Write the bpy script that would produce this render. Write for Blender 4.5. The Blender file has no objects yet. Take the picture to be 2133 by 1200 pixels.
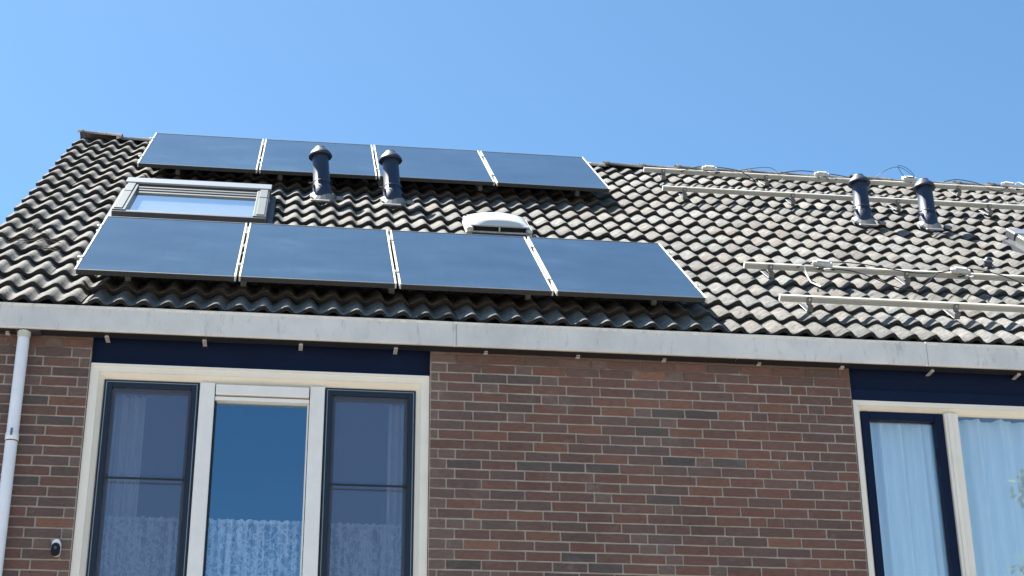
import bpy, bmesh, math, random
from mathutils import Vector, Matrix, Euler, noise

random.seed(7)
scene = bpy.context.scene
COL = scene.collection
R = math.radians

# ------------------------------------------------------------------ camera, sky, sun, exposure
GZ = 1.6                                     # eye height above the ground
CAMX, CAMY = -1.0318, -9.887
yaw, pitch, roll, fpx = 0.13526, 0.41004, -0.00797, 3453.75
cam_d = bpy.data.cameras.new('camera')
cam_d.sensor_width = 36.0
cam_d.lens = fpx / 2133 * 36.0
cam_d.clip_end = 2000
cam = bpy.data.objects.new('camera', cam_d)
COL.objects.link(cam)
_f = Vector((math.sin(yaw) * math.cos(pitch), math.cos(yaw) * math.cos(pitch), math.sin(pitch)))
_r = Vector((math.cos(yaw), -math.sin(yaw), 0))
_u = _r.cross(_f)
_r2 = _r * math.cos(roll) + _u * math.sin(roll)
_u2 = -_r * math.sin(roll) + _u * math.cos(roll)
cam.matrix_world = Matrix(((_r2.x, _u2.x, -_f.x, CAMX), (_r2.y, _u2.y, -_f.y, CAMY), (_r2.z, _u2.z, -_f.z, GZ), (0, 0, 0, 1)))
scene.camera = cam

SUN_AZ, SUN_EL = R(-57), R(60.5)             # azimuth from +Y towards +X
world = bpy.data.worlds.new('World')
scene.world = world
world.use_nodes = True
wn = world.node_tree.nodes
wn.clear()
sky = wn.new('ShaderNodeTexSky')
sky.sky_type = 'NISHITA'
sky.sun_disc = False
sky.sun_elevation = SUN_EL
sky.sun_rotation = SUN_AZ
sky.altitude = 0
sky.air_density = 1.0
sky.dust_density = 0.8
sky.ozone_density = 2.6
bg = wn.new('ShaderNodeBackground')
bg.inputs['Strength'].default_value = 0.0530
wo = wn.new('ShaderNodeOutputWorld')
tint = wn.new('ShaderNodeMix'); tint.data_type = 'RGBA'; tint.blend_type = 'MULTIPLY'   # the camera's deeper blue, the same all over the sky
tint.inputs[0].default_value = 1.0
tint.inputs[7].default_value = (0.675, 0.925, 1.0, 1)
world.node_tree.links.new(sky.outputs[0], tint.inputs[6])
world.node_tree.links.new(tint.outputs[2], bg.inputs[0])
world.node_tree.links.new(bg.outputs[0], wo.inputs[0])

sun_d = bpy.data.lights.new('sun', 'SUN')
sun_d.energy = 5.0
sun_d.angle = R(0.53)
sun_d.color = (1.0, 0.955, 0.89)
sun = bpy.data.objects.new('sun', sun_d)
COL.objects.link(sun)
_s = Vector((math.sin(SUN_AZ) * math.cos(SUN_EL), math.cos(SUN_AZ) * math.cos(SUN_EL), math.sin(SUN_EL)))
sun.rotation_euler = _s.to_track_quat('Z', 'Y').to_euler()
sun.location = (-8, 8, 20)
scene.view_settings.view_transform = 'Standard'
scene.view_settings.look = 'None'
scene.view_settings.gamma = 1.0
scene.view_settings.use_curve_mapping = False
scene.view_settings.exposure = 1.95

# ------------------------------------------------------------------ materials
MATS = {}
def new_mat(name):
    m = bpy.data.materials.new(name)
    m.use_nodes = True
    m.node_tree.nodes.clear()
    MATS[name] = m
    return m, m.node_tree.nodes, m.node_tree.links
def N(nodes, t, **kw):
    n = nodes.new(t)
    for k, v in kw.items():
        setattr(n, k, v)
    return n
def ramp(nodes, stops):
    n = nodes.new('ShaderNodeValToRGB')
    cr = n.color_ramp
    while len(cr.elements) > 1:
        cr.elements.remove(cr.elements[0])
    cr.elements[0].position = stops[0][0]
    cr.elements[0].color = (*stops[0][1], 1)
    for p, c in stops[1:]:
        e = cr.elements.new(p)
        e.color = (*c, 1)
    return n
def g3(v): return (v, v, v)
def noise_tex(nodes, links, scale, detail=4, rough=0.6, coord='Object', vec_scale=None):
    tc = N(nodes, 'ShaderNodeTexCoord')
    nz = N(nodes, 'ShaderNodeTexNoise')
    nz.inputs['Scale'].default_value = scale
    nz.inputs['Detail'].default_value = detail
    nz.inputs['Roughness'].default_value = rough
    if coord == 'World':
        ge = N(nodes, 'ShaderNodeNewGeometry')
        src = ge.outputs['Position']
    else:
        src = tc.outputs[coord]
    if vec_scale:
        mp = N(nodes, 'ShaderNodeMapping')
        mp.inputs['Scale'].default_value = vec_scale
        links.new(src, mp.inputs[0]); src = mp.outputs[0]
    links.new(src, nz.inputs['Vector'])
    return nz
def simple(name, color, rough=0.6, metal=0.0, var=0.12, nscale=12, bump=0.0, bscale=80, spec=0.5, vec_scale=None, rvar=0.0):
    m, n, l = new_mat(name)
    b = N(n, 'ShaderNodeBsdfPrincipled'); o = N(n, 'ShaderNodeOutputMaterial')
    l.new(b.outputs[0], o.inputs[0])
    b.inputs['Roughness'].default_value = rough
    b.inputs['Metallic'].default_value = metal
    b.inputs['Specular IOR Level'].default_value = spec
    nz = noise_tex(n, l, nscale, 5, 0.65, 'World', vec_scale)
    lo = tuple(c * (1 - var) for c in color); hi = tuple(min(1, c * (1 + var)) for c in color)
    rp = ramp(n, [(0.3, lo), (0.7, hi)])
    l.new(nz.outputs[0], rp.inputs[0]); l.new(rp.outputs[0], b.inputs['Base Color'])
    if bump:
        n2 = noise_tex(n, l, bscale, 4, 0.6, 'World')
        bp = N(n, 'ShaderNodeBump'); bp.inputs['Strength'].default_value = bump; bp.inputs['Distance'].default_value = 0.004
        l.new(n2.outputs[0], bp.inputs['Height']); l.new(bp.outputs[0], b.inputs['Normal'])
    return m

# brick: each brick's own clay colour comes from the object colour
def make_brick_mat():
    m, n, l = new_mat('brick_clay')
    b = N(n, 'ShaderNodeBsdfPrincipled'); o = N(n, 'ShaderNodeOutputMaterial'); l.new(b.outputs[0], o.inputs[0])
    oi = N(n, 'ShaderNodeObjectInfo')
    nz = noise_tex(n, l, 26, 6, 0.7, 'World', (1, 1, 2.2))
    rp = ramp(n, [(0.25, g3(0.66)), (0.5, g3(1.0)), (0.78, g3(1.35))])
    lf = noise_tex(n, l, 1.1, 3, 0.6, 'World'); lfa = N(n, 'ShaderNodeMath', operation='MULTIPLY_ADD'); lfa.inputs[1].default_value = 0.55; lfa.inputs[2].default_value = -0.275
    l.new(lf.outputs[0], lfa.inputs[0]); lfb = N(n, 'ShaderNodeMath', operation='ADD'); l.new(nz.outputs[0], lfb.inputs[0]); l.new(lfa.outputs[0], lfb.inputs[1])
    l.new(lfb.outputs[0], rp.inputs[0])
    mx = N(n, 'ShaderNodeMix', data_type='RGBA', blend_type='MULTIPLY'); mx.inputs[0].default_value = 1.0
    l.new(oi.outputs['Color'], mx.inputs[6]); l.new(rp.outputs[0], mx.inputs[7])
    # pale lime smears here and there
    n2 = noise_tex(n, l, 5.5, 6, 0.72, 'World')
    r2 = ramp(n, [(0.56, g3(0)), (0.72, g3(0.55))])
    l.new(n2.outputs[0], r2.inputs[0])
    mx2 = N(n, 'ShaderNodeMix', data_type='RGBA')
    mx2.inputs[7].default_value = (0.21, 0.185, 0.165, 1)
    l.new(r2.outputs[0], mx2.inputs[0]); l.new(mx.outputs[2], mx2.inputs[6])
    l.new(mx2.outputs[2], b.inputs['Base Color'])
    b.inputs['Roughness'].default_value = 0.85
    n3 = noise_tex(n, l, 130, 4, 0.7, 'World')
    bp = N(n, 'ShaderNodeBump'); bp.inputs['Strength'].default_value = 0.55; bp.inputs['Distance'].default_value = 0.004
    l.new(n3.outputs[0], bp.inputs['Height']); l.new(bp.outputs[0], b.inputs['Normal'])
    return m
M_BRICK = make_brick_mat()

def make_mortar():
    m, n, l = new_mat('mortar')
    b = N(n, 'ShaderNodeBsdfPrincipled'); o = N(n, 'ShaderNodeOutputMaterial'); l.new(b.outputs[0], o.inputs[0])
    nz = noise_tex(n, l, 9, 6, 0.7, 'World')
    rp = ramp(n, [(0.3, (0.29, 0.25, 0.215)), (0.7, (0.46, 0.40, 0.345))])
    l.new(nz.outputs[0], rp.inputs[0])
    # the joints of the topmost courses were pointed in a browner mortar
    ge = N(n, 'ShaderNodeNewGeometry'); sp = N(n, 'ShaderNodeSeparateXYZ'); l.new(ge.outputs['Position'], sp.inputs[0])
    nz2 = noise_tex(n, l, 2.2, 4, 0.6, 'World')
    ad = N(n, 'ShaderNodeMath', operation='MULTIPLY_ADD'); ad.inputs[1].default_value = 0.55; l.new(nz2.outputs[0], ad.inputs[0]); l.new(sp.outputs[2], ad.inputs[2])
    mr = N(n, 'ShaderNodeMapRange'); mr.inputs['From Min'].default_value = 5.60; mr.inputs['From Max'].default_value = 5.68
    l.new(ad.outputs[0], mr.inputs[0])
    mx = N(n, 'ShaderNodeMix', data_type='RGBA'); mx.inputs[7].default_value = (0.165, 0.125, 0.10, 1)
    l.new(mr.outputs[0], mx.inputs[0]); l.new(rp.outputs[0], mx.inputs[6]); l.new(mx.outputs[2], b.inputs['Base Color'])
    b.inputs['Roughness'].default_value = 0.95
    n3 = noise_tex(n, l, 200, 3, 0.7, 'World')
    bp = N(n, 'ShaderNodeBump'); bp.inputs['Strength'].default_value = 0.5; bp.inputs['Distance'].default_value = 0.003
    l.new(n3.outputs[0], bp.inputs['Height']); l.new(bp.outputs[0], b.inputs['Normal'])
    return m
M_MORTAR = make_mortar()

def make_tile_mat():
    m, n, l = new_mat('concrete_tile')
    b = N(n, 'ShaderNodeBsdfPrincipled'); o = N(n, 'ShaderNodeOutputMaterial'); l.new(b.outputs[0], o.inputs[0])
    oi = N(n, 'ShaderNodeObjectInfo')
    nz = noise_tex(n, l, 16, 6, 0.72, 'World')
    rp = ramp(n, [(0.30, (0.050, 0.048, 0.045)), (0.43, (0.110, 0.108, 0.101)), (0.60, (0.170, 0.167, 0.156)), (0.8, (0.26, 0.255, 0.235))])
    l.new(nz.outputs[0], rp.inputs[0])
    # worn reddish-brown patches where the lichen is thin
    nr = noise_tex(n, l, 7, 4, 0.6, 'World')
    ad = N(n, 'ShaderNodeMath', operation='ADD'); l.new(nr.outputs[0], ad.inputs[0])
    ms = N(n, 'ShaderNodeMath', operation='MULTIPLY'); ms.inputs[1].default_value = 0.28; l.new(oi.outputs['Random'], ms.inputs[0]); l.new(ms.outputs[0], ad.inputs[1])
    rr = ramp(n, [(0.70, g3(0)), (0.84, g3(0.6))]); l.new(ad.outputs[0], rr.inputs[0])
    mr_ = N(n, 'ShaderNodeMix', data_type='RGBA'); mr_.inputs[7].default_value = (0.11, 0.088, 0.077, 1)
    l.new(rr.outputs[0], mr_.inputs[0]); l.new(rp.outputs[0], mr_.inputs[6])
    # dark specks of moss and pits
    n2 = noise_tex(n, l, 70, 3, 0.6, 'World')
    r2 = ramp(n, [(0.60, g3(0)), (0.68, g3(0.8))]); l.new(n2.outputs[0], r2.inputs[0])
    mk = N(n, 'ShaderNodeMix', data_type='RGBA'); mk.inputs[7].default_value = (0.035, 0.035, 0.027, 1)
    l.new(r2.outputs[0], mk.inputs[0]); l.new(mr_.outputs[2], mk.inputs[6])
    mv = N(n, 'ShaderNodeMix', data_type='RGBA', blend_type='MULTIPLY'); mv.inputs[0].default_value = 1
    l.new(mk.outputs[2], mv.inputs[6]); l.new(oi.outputs['Color'], mv.inputs[7])
    l.new(mv.outputs[2], b.inputs['Base Color'])
    b.inputs['Roughness'].default_value = 0.92
    b.inputs['Specular IOR Level'].default_value = 0.25
    n3 = noise_tex(n, l, 60, 5, 0.7, 'World')
    bp = N(n, 'ShaderNodeBump'); bp.inputs['Strength'].default_value = 0.7; bp.inputs['Distance'].default_value = 0.006
    l.new(n3.outputs[0], bp.inputs['Height']); l.new(bp.outputs[0], b.inputs['Normal'])
    return m
M_TILE = make_tile_mat()
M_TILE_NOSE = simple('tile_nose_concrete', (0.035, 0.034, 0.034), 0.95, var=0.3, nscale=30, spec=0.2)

def make_zinc():
    m, n, l = new_mat('weathered_zinc')
    b = N(n, 'ShaderNodeBsdfPrincipled'); o = N(n, 'ShaderNodeOutputMaterial'); l.new(b.outputs[0], o.inputs[0])
    nz = noise_tex(n, l, 2.4, 6, 0.65, 'World')
    rp = ramp(n, [(0.3, (0.55, 0.55, 0.535)), (0.7, (0.72, 0.71, 0.68))]); l.new(nz.outputs[0], rp.inputs[0])
    st = noise_tex(n, l, 9, 6, 0.75, 'World', (2.6, 2.6, 0.8))   # drip stains
    rs = ramp(n, [(0.55, g3(0)), (0.70, g3(0.6))]); l.new(st.outputs[0], rs.inputs[0])
    mx = N(n, 'ShaderNodeMix', data_type='RGBA'); mx.inputs[7].default_value = (0.33, 0.335, 0.335, 1)
    l.new(rs.outputs[0], mx.inputs[0]); l.new(rp.outputs[0], mx.inputs[6])
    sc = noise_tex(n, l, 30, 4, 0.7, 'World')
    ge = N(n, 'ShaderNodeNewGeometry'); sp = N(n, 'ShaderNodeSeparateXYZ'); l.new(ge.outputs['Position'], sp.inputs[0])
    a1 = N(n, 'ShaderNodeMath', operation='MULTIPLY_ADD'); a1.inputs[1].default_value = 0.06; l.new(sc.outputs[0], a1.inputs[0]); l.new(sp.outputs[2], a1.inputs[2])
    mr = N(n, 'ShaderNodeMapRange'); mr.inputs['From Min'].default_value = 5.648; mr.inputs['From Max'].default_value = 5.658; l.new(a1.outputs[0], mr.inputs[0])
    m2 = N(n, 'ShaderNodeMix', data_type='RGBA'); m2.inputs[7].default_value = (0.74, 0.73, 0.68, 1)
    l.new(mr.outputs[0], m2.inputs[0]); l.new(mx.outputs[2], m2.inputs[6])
    l.new(m2.outputs[2], b.inputs['Base Color'])
    b.inputs['Roughness'].default_value = 0.62; b.inputs['Metallic'].default_value = 0.15
    return m
M_ZINC = make_zinc()
M_STRAP = simple('galvanised_strap', (0.55, 0.54, 0.52), 0.5, 0.3)
M_PVC = simple('grey_plastic_pipe', (0.74, 0.78, 0.84), 0.35, 0, 0.06, 5)
M_CREAM = simple('cream_paint', (0.80, 0.755, 0.66), 0.4, 0, 0.05, 6)
M_WHITE = simple('white_paint', (0.78, 0.77, 0.74), 0.4, 0, 0.05, 8)
M_SLATE = simple('slate_frame_paint', (0.013, 0.022, 0.038), 0.4, 0, 0.1, 8, spec=0.3)
M_EDGE = simple('screen_edge_aluminium', (0.22, 0.25, 0.28), 0.4, 0.3)
M_NAVY = simple('navy_paint', (0.0015, 0.008, 0.034), 0.6, 0, 0.12, 5, spec=0.2)
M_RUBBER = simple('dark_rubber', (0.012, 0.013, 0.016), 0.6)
M_LEAD = simple('dark_lead_flashing', (0.05, 0.055, 0.07), 0.6, 0.2, 0.2, 10)
M_ALU = simple('bare_aluminium', (0.50, 0.49, 0.45), 0.6, 0.15, 0.08, 6)
M_RAIL = simple('dusty_aluminium_rail', (0.36, 0.345, 0.31), 0.55, 0.4, 0.1, 5)
M_STEEL = simple('stainless_hook', (0.17, 0.17, 0.165), 0.45, 0.6)
M_VENT = simple('dark_plastic_flue', (0.015, 0.026, 0.055), 0.5, 0, 0.15, 6)
M_FLASH = simple('pale_flashing', (0.19, 0.19, 0.185), 0.5, 0.1, 0.1, 10)
M_VELUX = simple('grey_skylight_cladding', (0.11, 0.12, 0.115), 0.42, 0.25, 0.1, 8)
M_VELUXD = simple('dark_skylight_cladding', (0.07, 0.075, 0.085), 0.42, 0.25, 0.1, 8)
M_PALEALU = simple('bright_hood_aluminium', (0.23, 0.245, 0.26), 0.35, 0.4, 0.05, 8)
M_ACRYL = simple('white_acrylic_dome', (0.50, 0.52, 0.52), 0.14, 0, 0.03, 5, spec=0.6)
M_WPLAST = simple('white_plastic', (0.80, 0.80, 0.78), 0.4, 0, 0.05, 10)
M_CONN = simple('grubby_white_plastic', (0.46, 0.455, 0.43), 0.5, 0, 0.25, 25)
M_CABLE = simple('black_cable', (0.012, 0.012, 0.014), 0.5)
M_BLACK = simple('black_gloss_plastic', (0.006, 0.006, 0.007), 0.4, spec=0.3)
M_LENS = simple('camera_lens_grey', (0.08, 0.09, 0.10), 0.2)
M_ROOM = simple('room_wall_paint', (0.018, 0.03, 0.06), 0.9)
M_DECK = simple('roofing_felt', (0.02, 0.02, 0.022), 0.95)
M_WOODB = simple('white_window_board', (0.75, 0.74, 0.72), 0.4)
M_COLLAR = simple('pipe_collar_stain', (0.50, 0.50, 0.44), 0.5, 0, 0.15, 20)
M_GROUND = simple('garden_paving', (0.20, 0.175, 0.145), 0.9, 0, 0.25, 1.2, bump=0.4, bscale=20)
M_BARK = simple('bark', (0.06, 0.045, 0.03), 0.9, 0, 0.3, 8, bump=0.5, bscale=30)
M_LEAF = simple('leaf_green', (0.06, 0.11, 0.03), 0.6, 0, 0.45, 1.6)

def make_glass(name, base_r, tint=(1, 1, 1), f_ior=1.5, rough=0.0, gtint=(1, 1, 1)):
    """Thin double glazing: lets light straight through and mirrors a share that grows with the angle."""
    m, n, l = new_mat(name)
    o = N(n, 'ShaderNodeOutputMaterial'); tr = N(n, 'ShaderNodeBsdfTransparent'); gl = N(n, 'ShaderNodeBsdfGlossy')
    tr.inputs[0].default_value = (*tint, 1); gl.inputs['Roughness'].default_value = rough; gl.inputs[0].default_value = (*gtint, 1)
    fr = N(n, 'ShaderNodeFresnel'); fr.inputs['IOR'].default_value = f_ior
    a = N(n, 'ShaderNodeMath', operation='MULTIPLY_ADD'); a.use_clamp = True
    a.inputs[1].default_value = 1.6; a.inputs[2].default_value = base_r
    l.new(fr.outputs[0], a.inputs[0])
    gb = N(n, 'ShaderNodeNewGeometry'); inv = N(n, 'ShaderNodeMath', operation='SUBTRACT'); inv.inputs[0].default_value = 1.0; l.new(gb.outputs['Backfacing'], inv.inputs[1])
    am = N(n, 'ShaderNodeMath', operation='MULTIPLY'); l.new(a.outputs[0], am.inputs[0]); l.new(inv.outputs[0], am.inputs[1]); a = am
    nz = noise_tex(n, l, 1.3, 2, 0.5, 'World')
    bp = N(n, 'ShaderNodeBump'); bp.inputs['Strength'].default_value = 0.02; bp.inputs['Distance'].default_value = 0.1
    l.new(nz.outputs[0], bp.inputs['Height']); l.new(bp.outputs[0], gl.inputs['Normal'])
    mx = N(n, 'ShaderNodeMixShader'); l.new(a.outputs[0], mx.inputs[0]); l.new(tr.outputs[0], mx.inputs[1]); l.new(gl.outputs[0], mx.inputs[2])
    l.new(mx.outputs[0], o.inputs[0])
    return m
M_GLASS = make_glass('coated_window_glass', 0.24, (0.93, 0.95, 0.97), gtint=(0.52, 0.78, 1.0))
M_SKYGLASS = make_glass('skylight_glass', 0.34, (0.97, 0.98, 0.98))

def make_screen():
    m, n, l = new_mat('insect_mesh')
    o = N(n, 'ShaderNodeOutputMaterial'); tr = N(n, 'ShaderNodeBsdfTransparent'); d = N(n, 'ShaderNodeBsdfDiffuse')
    d.inputs[0].default_value = (0.15, 0.18, 0.27, 1)
    nz = noise_tex(n, l, 400, 1, 0.5, 'World')
    rp = ramp(n, [(0.35, g3(0.30)), (0.65, g3(0.50))]); l.new(nz.outputs[0], rp.inputs[0])
    mx = N(n, 'ShaderNodeMixShader'); l.new(rp.outputs[0], mx.inputs[0]); l.new(tr.outputs[0], mx.inputs[1]); l.new(d.outputs[0], mx.inputs[2])
    l.new(mx.outputs[0], o.inputs[0])
    return m
M_SCREEN = make_screen()

def make_lace():
    m, n, l = new_mat('white_lace')
    o = N(n, 'ShaderNodeOutputMaterial'); tr = N(n, 'ShaderNodeBsdfTransparent')
    d = N(n, 'ShaderNodeBsdfDiffuse'); d.inputs[0].default_value = (0.85, 0.88, 0.92, 1)
    t2 = N(n, 'ShaderNodeBsdfTranslucent'); t2.inputs[0].default_value = (0.8, 0.85, 0.9, 1)
    m1 = N(n, 'ShaderNodeMixShader'); m1.inputs[0].default_value = 0.3; l.new(d.outputs[0], m1.inputs[1]); l.new(t2.outputs[0], m1.inputs[2])
    ge = N(n, 'ShaderNodeNewGeometry')
    nz = noise_tex(n, l, 22, 3, 0.6, 'World')
    mv = N(n, 'ShaderNodeVectorMath', operation='MULTIPLY_ADD'); mv.inputs[1].default_value = (0.12, 0.12, 0.12)
    l.new(nz.outputs['Color'], mv.inputs[0]); l.new(ge.outputs['Position'], mv.inputs[2])
    vo = N(n, 'ShaderNodeTexVoronoi', feature='DISTANCE_TO_EDGE'); vo.inputs['Scale'].default_value = 15
    l.new(mv.outputs[0], vo.inputs['Vector'])
    rv = ramp(n, [(0.05, g3(0.50)), (0.16, g3(0.0))]); l.new(vo.outputs['Distance'], rv.inputs[0])
    wv = noise_tex(n, l, 9, 3, 0.55, 'World', (3.4, 0.1, 0.16))
    rw = ramp(n, [(0.40, g3(0.18)), (0.62, g3(0.80))]); l.new(wv.outputs[0], rw.inputs[0])
    sp = N(n, 'ShaderNodeSeparateXYZ'); l.new(ge.outputs['Position'], sp.inputs[0])
    mr = N(n, 'ShaderNodeMapRange'); mr.inputs['From Min'].default_value = 4.345; mr.inputs['From Max'].default_value = 4.355; mr.inputs['To Max'].default_value = 0.38
    l.new(sp.outputs[2], mr.inputs[0])
    a = N(n, 'ShaderNodeMath', operation='ADD'); l.new(rv.outputs[0], a.inputs[0]); l.new(rw.outputs[0], a.inputs[1])
    a2 = N(n, 'ShaderNodeMath', operation='ADD'); a2.use_clamp = True; l.new(a.outputs[0], a2.inputs[0]); l.new(mr.outputs[0], a2.inputs[1])
    mx = N(n, 'ShaderNodeMixShader'); l.new(a2.outputs[0], mx.inputs[0]); l.new(tr.outputs[0], mx.inputs[1]); l.new(m1.outputs[0], mx.inputs[2])
    l.new(mx.outputs[0], o.inputs[0])
    return m
M_LACE = make_lace()
def make_cloth(name, col, alpha, trans=0.35):
    m, n, l = new_mat(name)
    o = N(n, 'ShaderNodeOutputMaterial'); tr = N(n, 'ShaderNodeBsdfTransparent')
    d = N(n, 'ShaderNodeBsdfDiffuse'); d.inputs[0].default_value = (*col, 1)
    t2 = N(n, 'ShaderNodeBsdfTranslucent'); t2.inputs[0].default_value = (*col, 1)
    m1 = N(n, 'ShaderNodeMixShader'); m1.inputs[0].default_value = trans; l.new(d.outputs[0], m1.inputs[1]); l.new(t2.outputs[0], m1.inputs[2])
    nz = noise_tex(n, l, 6, 3, 0.6, 'World', (5, 5, 0.6))
    rp = ramp(n, [(0.3, g3(max(0, alpha - 0.1))), (0.7, g3(min(1, alpha + 0.1)))]); l.new(nz.outputs[0], rp.inputs[0])
    mx = N(n, 'ShaderNodeMixShader'); l.new(rp.outputs[0], mx.inputs[0]); l.new(tr.outputs[0], mx.inputs[1]); l.new(m1.outputs[0], mx.inputs[2])
    l.new(mx.outputs[0], o.inputs[0])
    return m
M_CURTAIN = make_cloth('pale_blue_curtain_cloth', (0.70, 0.86, 0.95), 1.0, 0.08)
M_SHEER = make_cloth('sheer_drape_cloth', (0.85, 0.88, 0.92), 0.75, 0.2)

def make_pv():
    m, n, l = new_mat('solar_glass')
    b = N(n, 'ShaderNodeBsdfPrincipled'); o = N(n, 'ShaderNodeOutputMaterial'); l.new(b.outputs[0], o.inputs[0])
    oi = N(n, 'ShaderNodeObjectInfo')
    nz = noise_tex(n, l, 1.6, 5, 0.6, 'World', (1, 1, 2.2))
    rp = ramp(n, [(0.35, (0.020, 0.038, 0.066)), (0.60, (0.027, 0.050, 0.080)), (0.78, (0.045, 0.075, 0.11))])
    l.new(nz.outputs[0], rp.inputs[0])
    tc = N(n, 'ShaderNodeTexCoord'); mp = N(n, 'ShaderNodeMapping'); mp.inputs['Location'].default_value = (-0.016, -0.012, 0); l.new(tc.outputs['Object'], mp.inputs[0])
    bk = N(n, 'ShaderNodeTexBrick'); bk.offset = 0.0; bk.inputs['Scale'].default_value = 1.0; bk.inputs['Brick Width'].default_value = 0.1665; bk.inputs['Row Height'].default_value = 0.1625
    bk.inputs['Mortar Size'].default_value = 0.0035; bk.inputs['Color1'].default_value = (1, 1, 1, 1); bk.inputs['Color2'].default_value = (0.92, 0.93, 0.94, 1); bk.inputs['Mortar'].default_value = (0.84, 0.85, 0.87, 1)
    l.new(mp.outputs[0], bk.inputs['Vector'])
    mm = N(n, 'ShaderNodeMix', data_type='RGBA', blend_type='MULTIPLY'); mm.inputs[0].default_value = 1; l.new(rp.outputs[0], mm.inputs[6]); l.new(bk.outputs['Color'], mm.inputs[7])
    l.new(mm.outputs[2], b.inputs['Base Color'])
    n2 = noise_tex(n, l, 9, 4, 0.7, 'World', (1, 2, 4))
    rr = ramp(n, [(0.3, g3(0.10)), (0.8, g3(0.20))]); l.new(n2.outputs[0], rr.inputs[0]); l.new(rr.outputs[0], b.inputs['Roughness'])
    b.inputs['IOR'].default_value = 1.5
    n3 = noise_tex(n, l, 10, 3, 0.6, 'World', (0.6, 3, 5))
    bp = N(n, 'ShaderNodeBump'); bp.inputs['Strength'].default_value = 0.06; bp.inputs['Distance'].default_value = 0.01
    l.new(n3.outputs[0], bp.inputs['Height']); l.new(bp.outputs[0], b.inputs['Normal'])
    return m
M_PV = make_pv()

# ------------------------------------------------------------------ mesh helpers
WORLD = {}                                   # object name -> world matrix (before the depsgraph runs)
def matrix_of(o):
    return WORLD.get(o.name, Matrix.Identity(4))
def place(o, parent=None, mw=None):
    mw = mw or Matrix.Identity(4)
    WORLD[o.name] = mw.copy()
    if parent is not None:
        o.parent = parent
        o.matrix_local = matrix_of(parent).inverted() @ mw
    else:
        o.matrix_world = mw
    return o
def link(name, me, parent=None, mw=None, color=None):
    o = bpy.data.objects.new(name, me)
    COL.objects.link(o)
    if color: o.color = (*color, 1)
    return place(o, parent, mw)
def tag(o, label=None, cat=None, group=None, kind=None):
    if label: o['label'] = label
    if cat: o['category'] = cat
    if group: o['group'] = group
    if kind: o['kind'] = kind
    return o
def empty(name, mw, label, cat, group=None):
    o = bpy.data.objects.new(name, None); COL.objects.link(o); o.empty_display_size = 0.2
    place(o, None, mw)
    return tag(o, label, cat, group)
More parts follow.
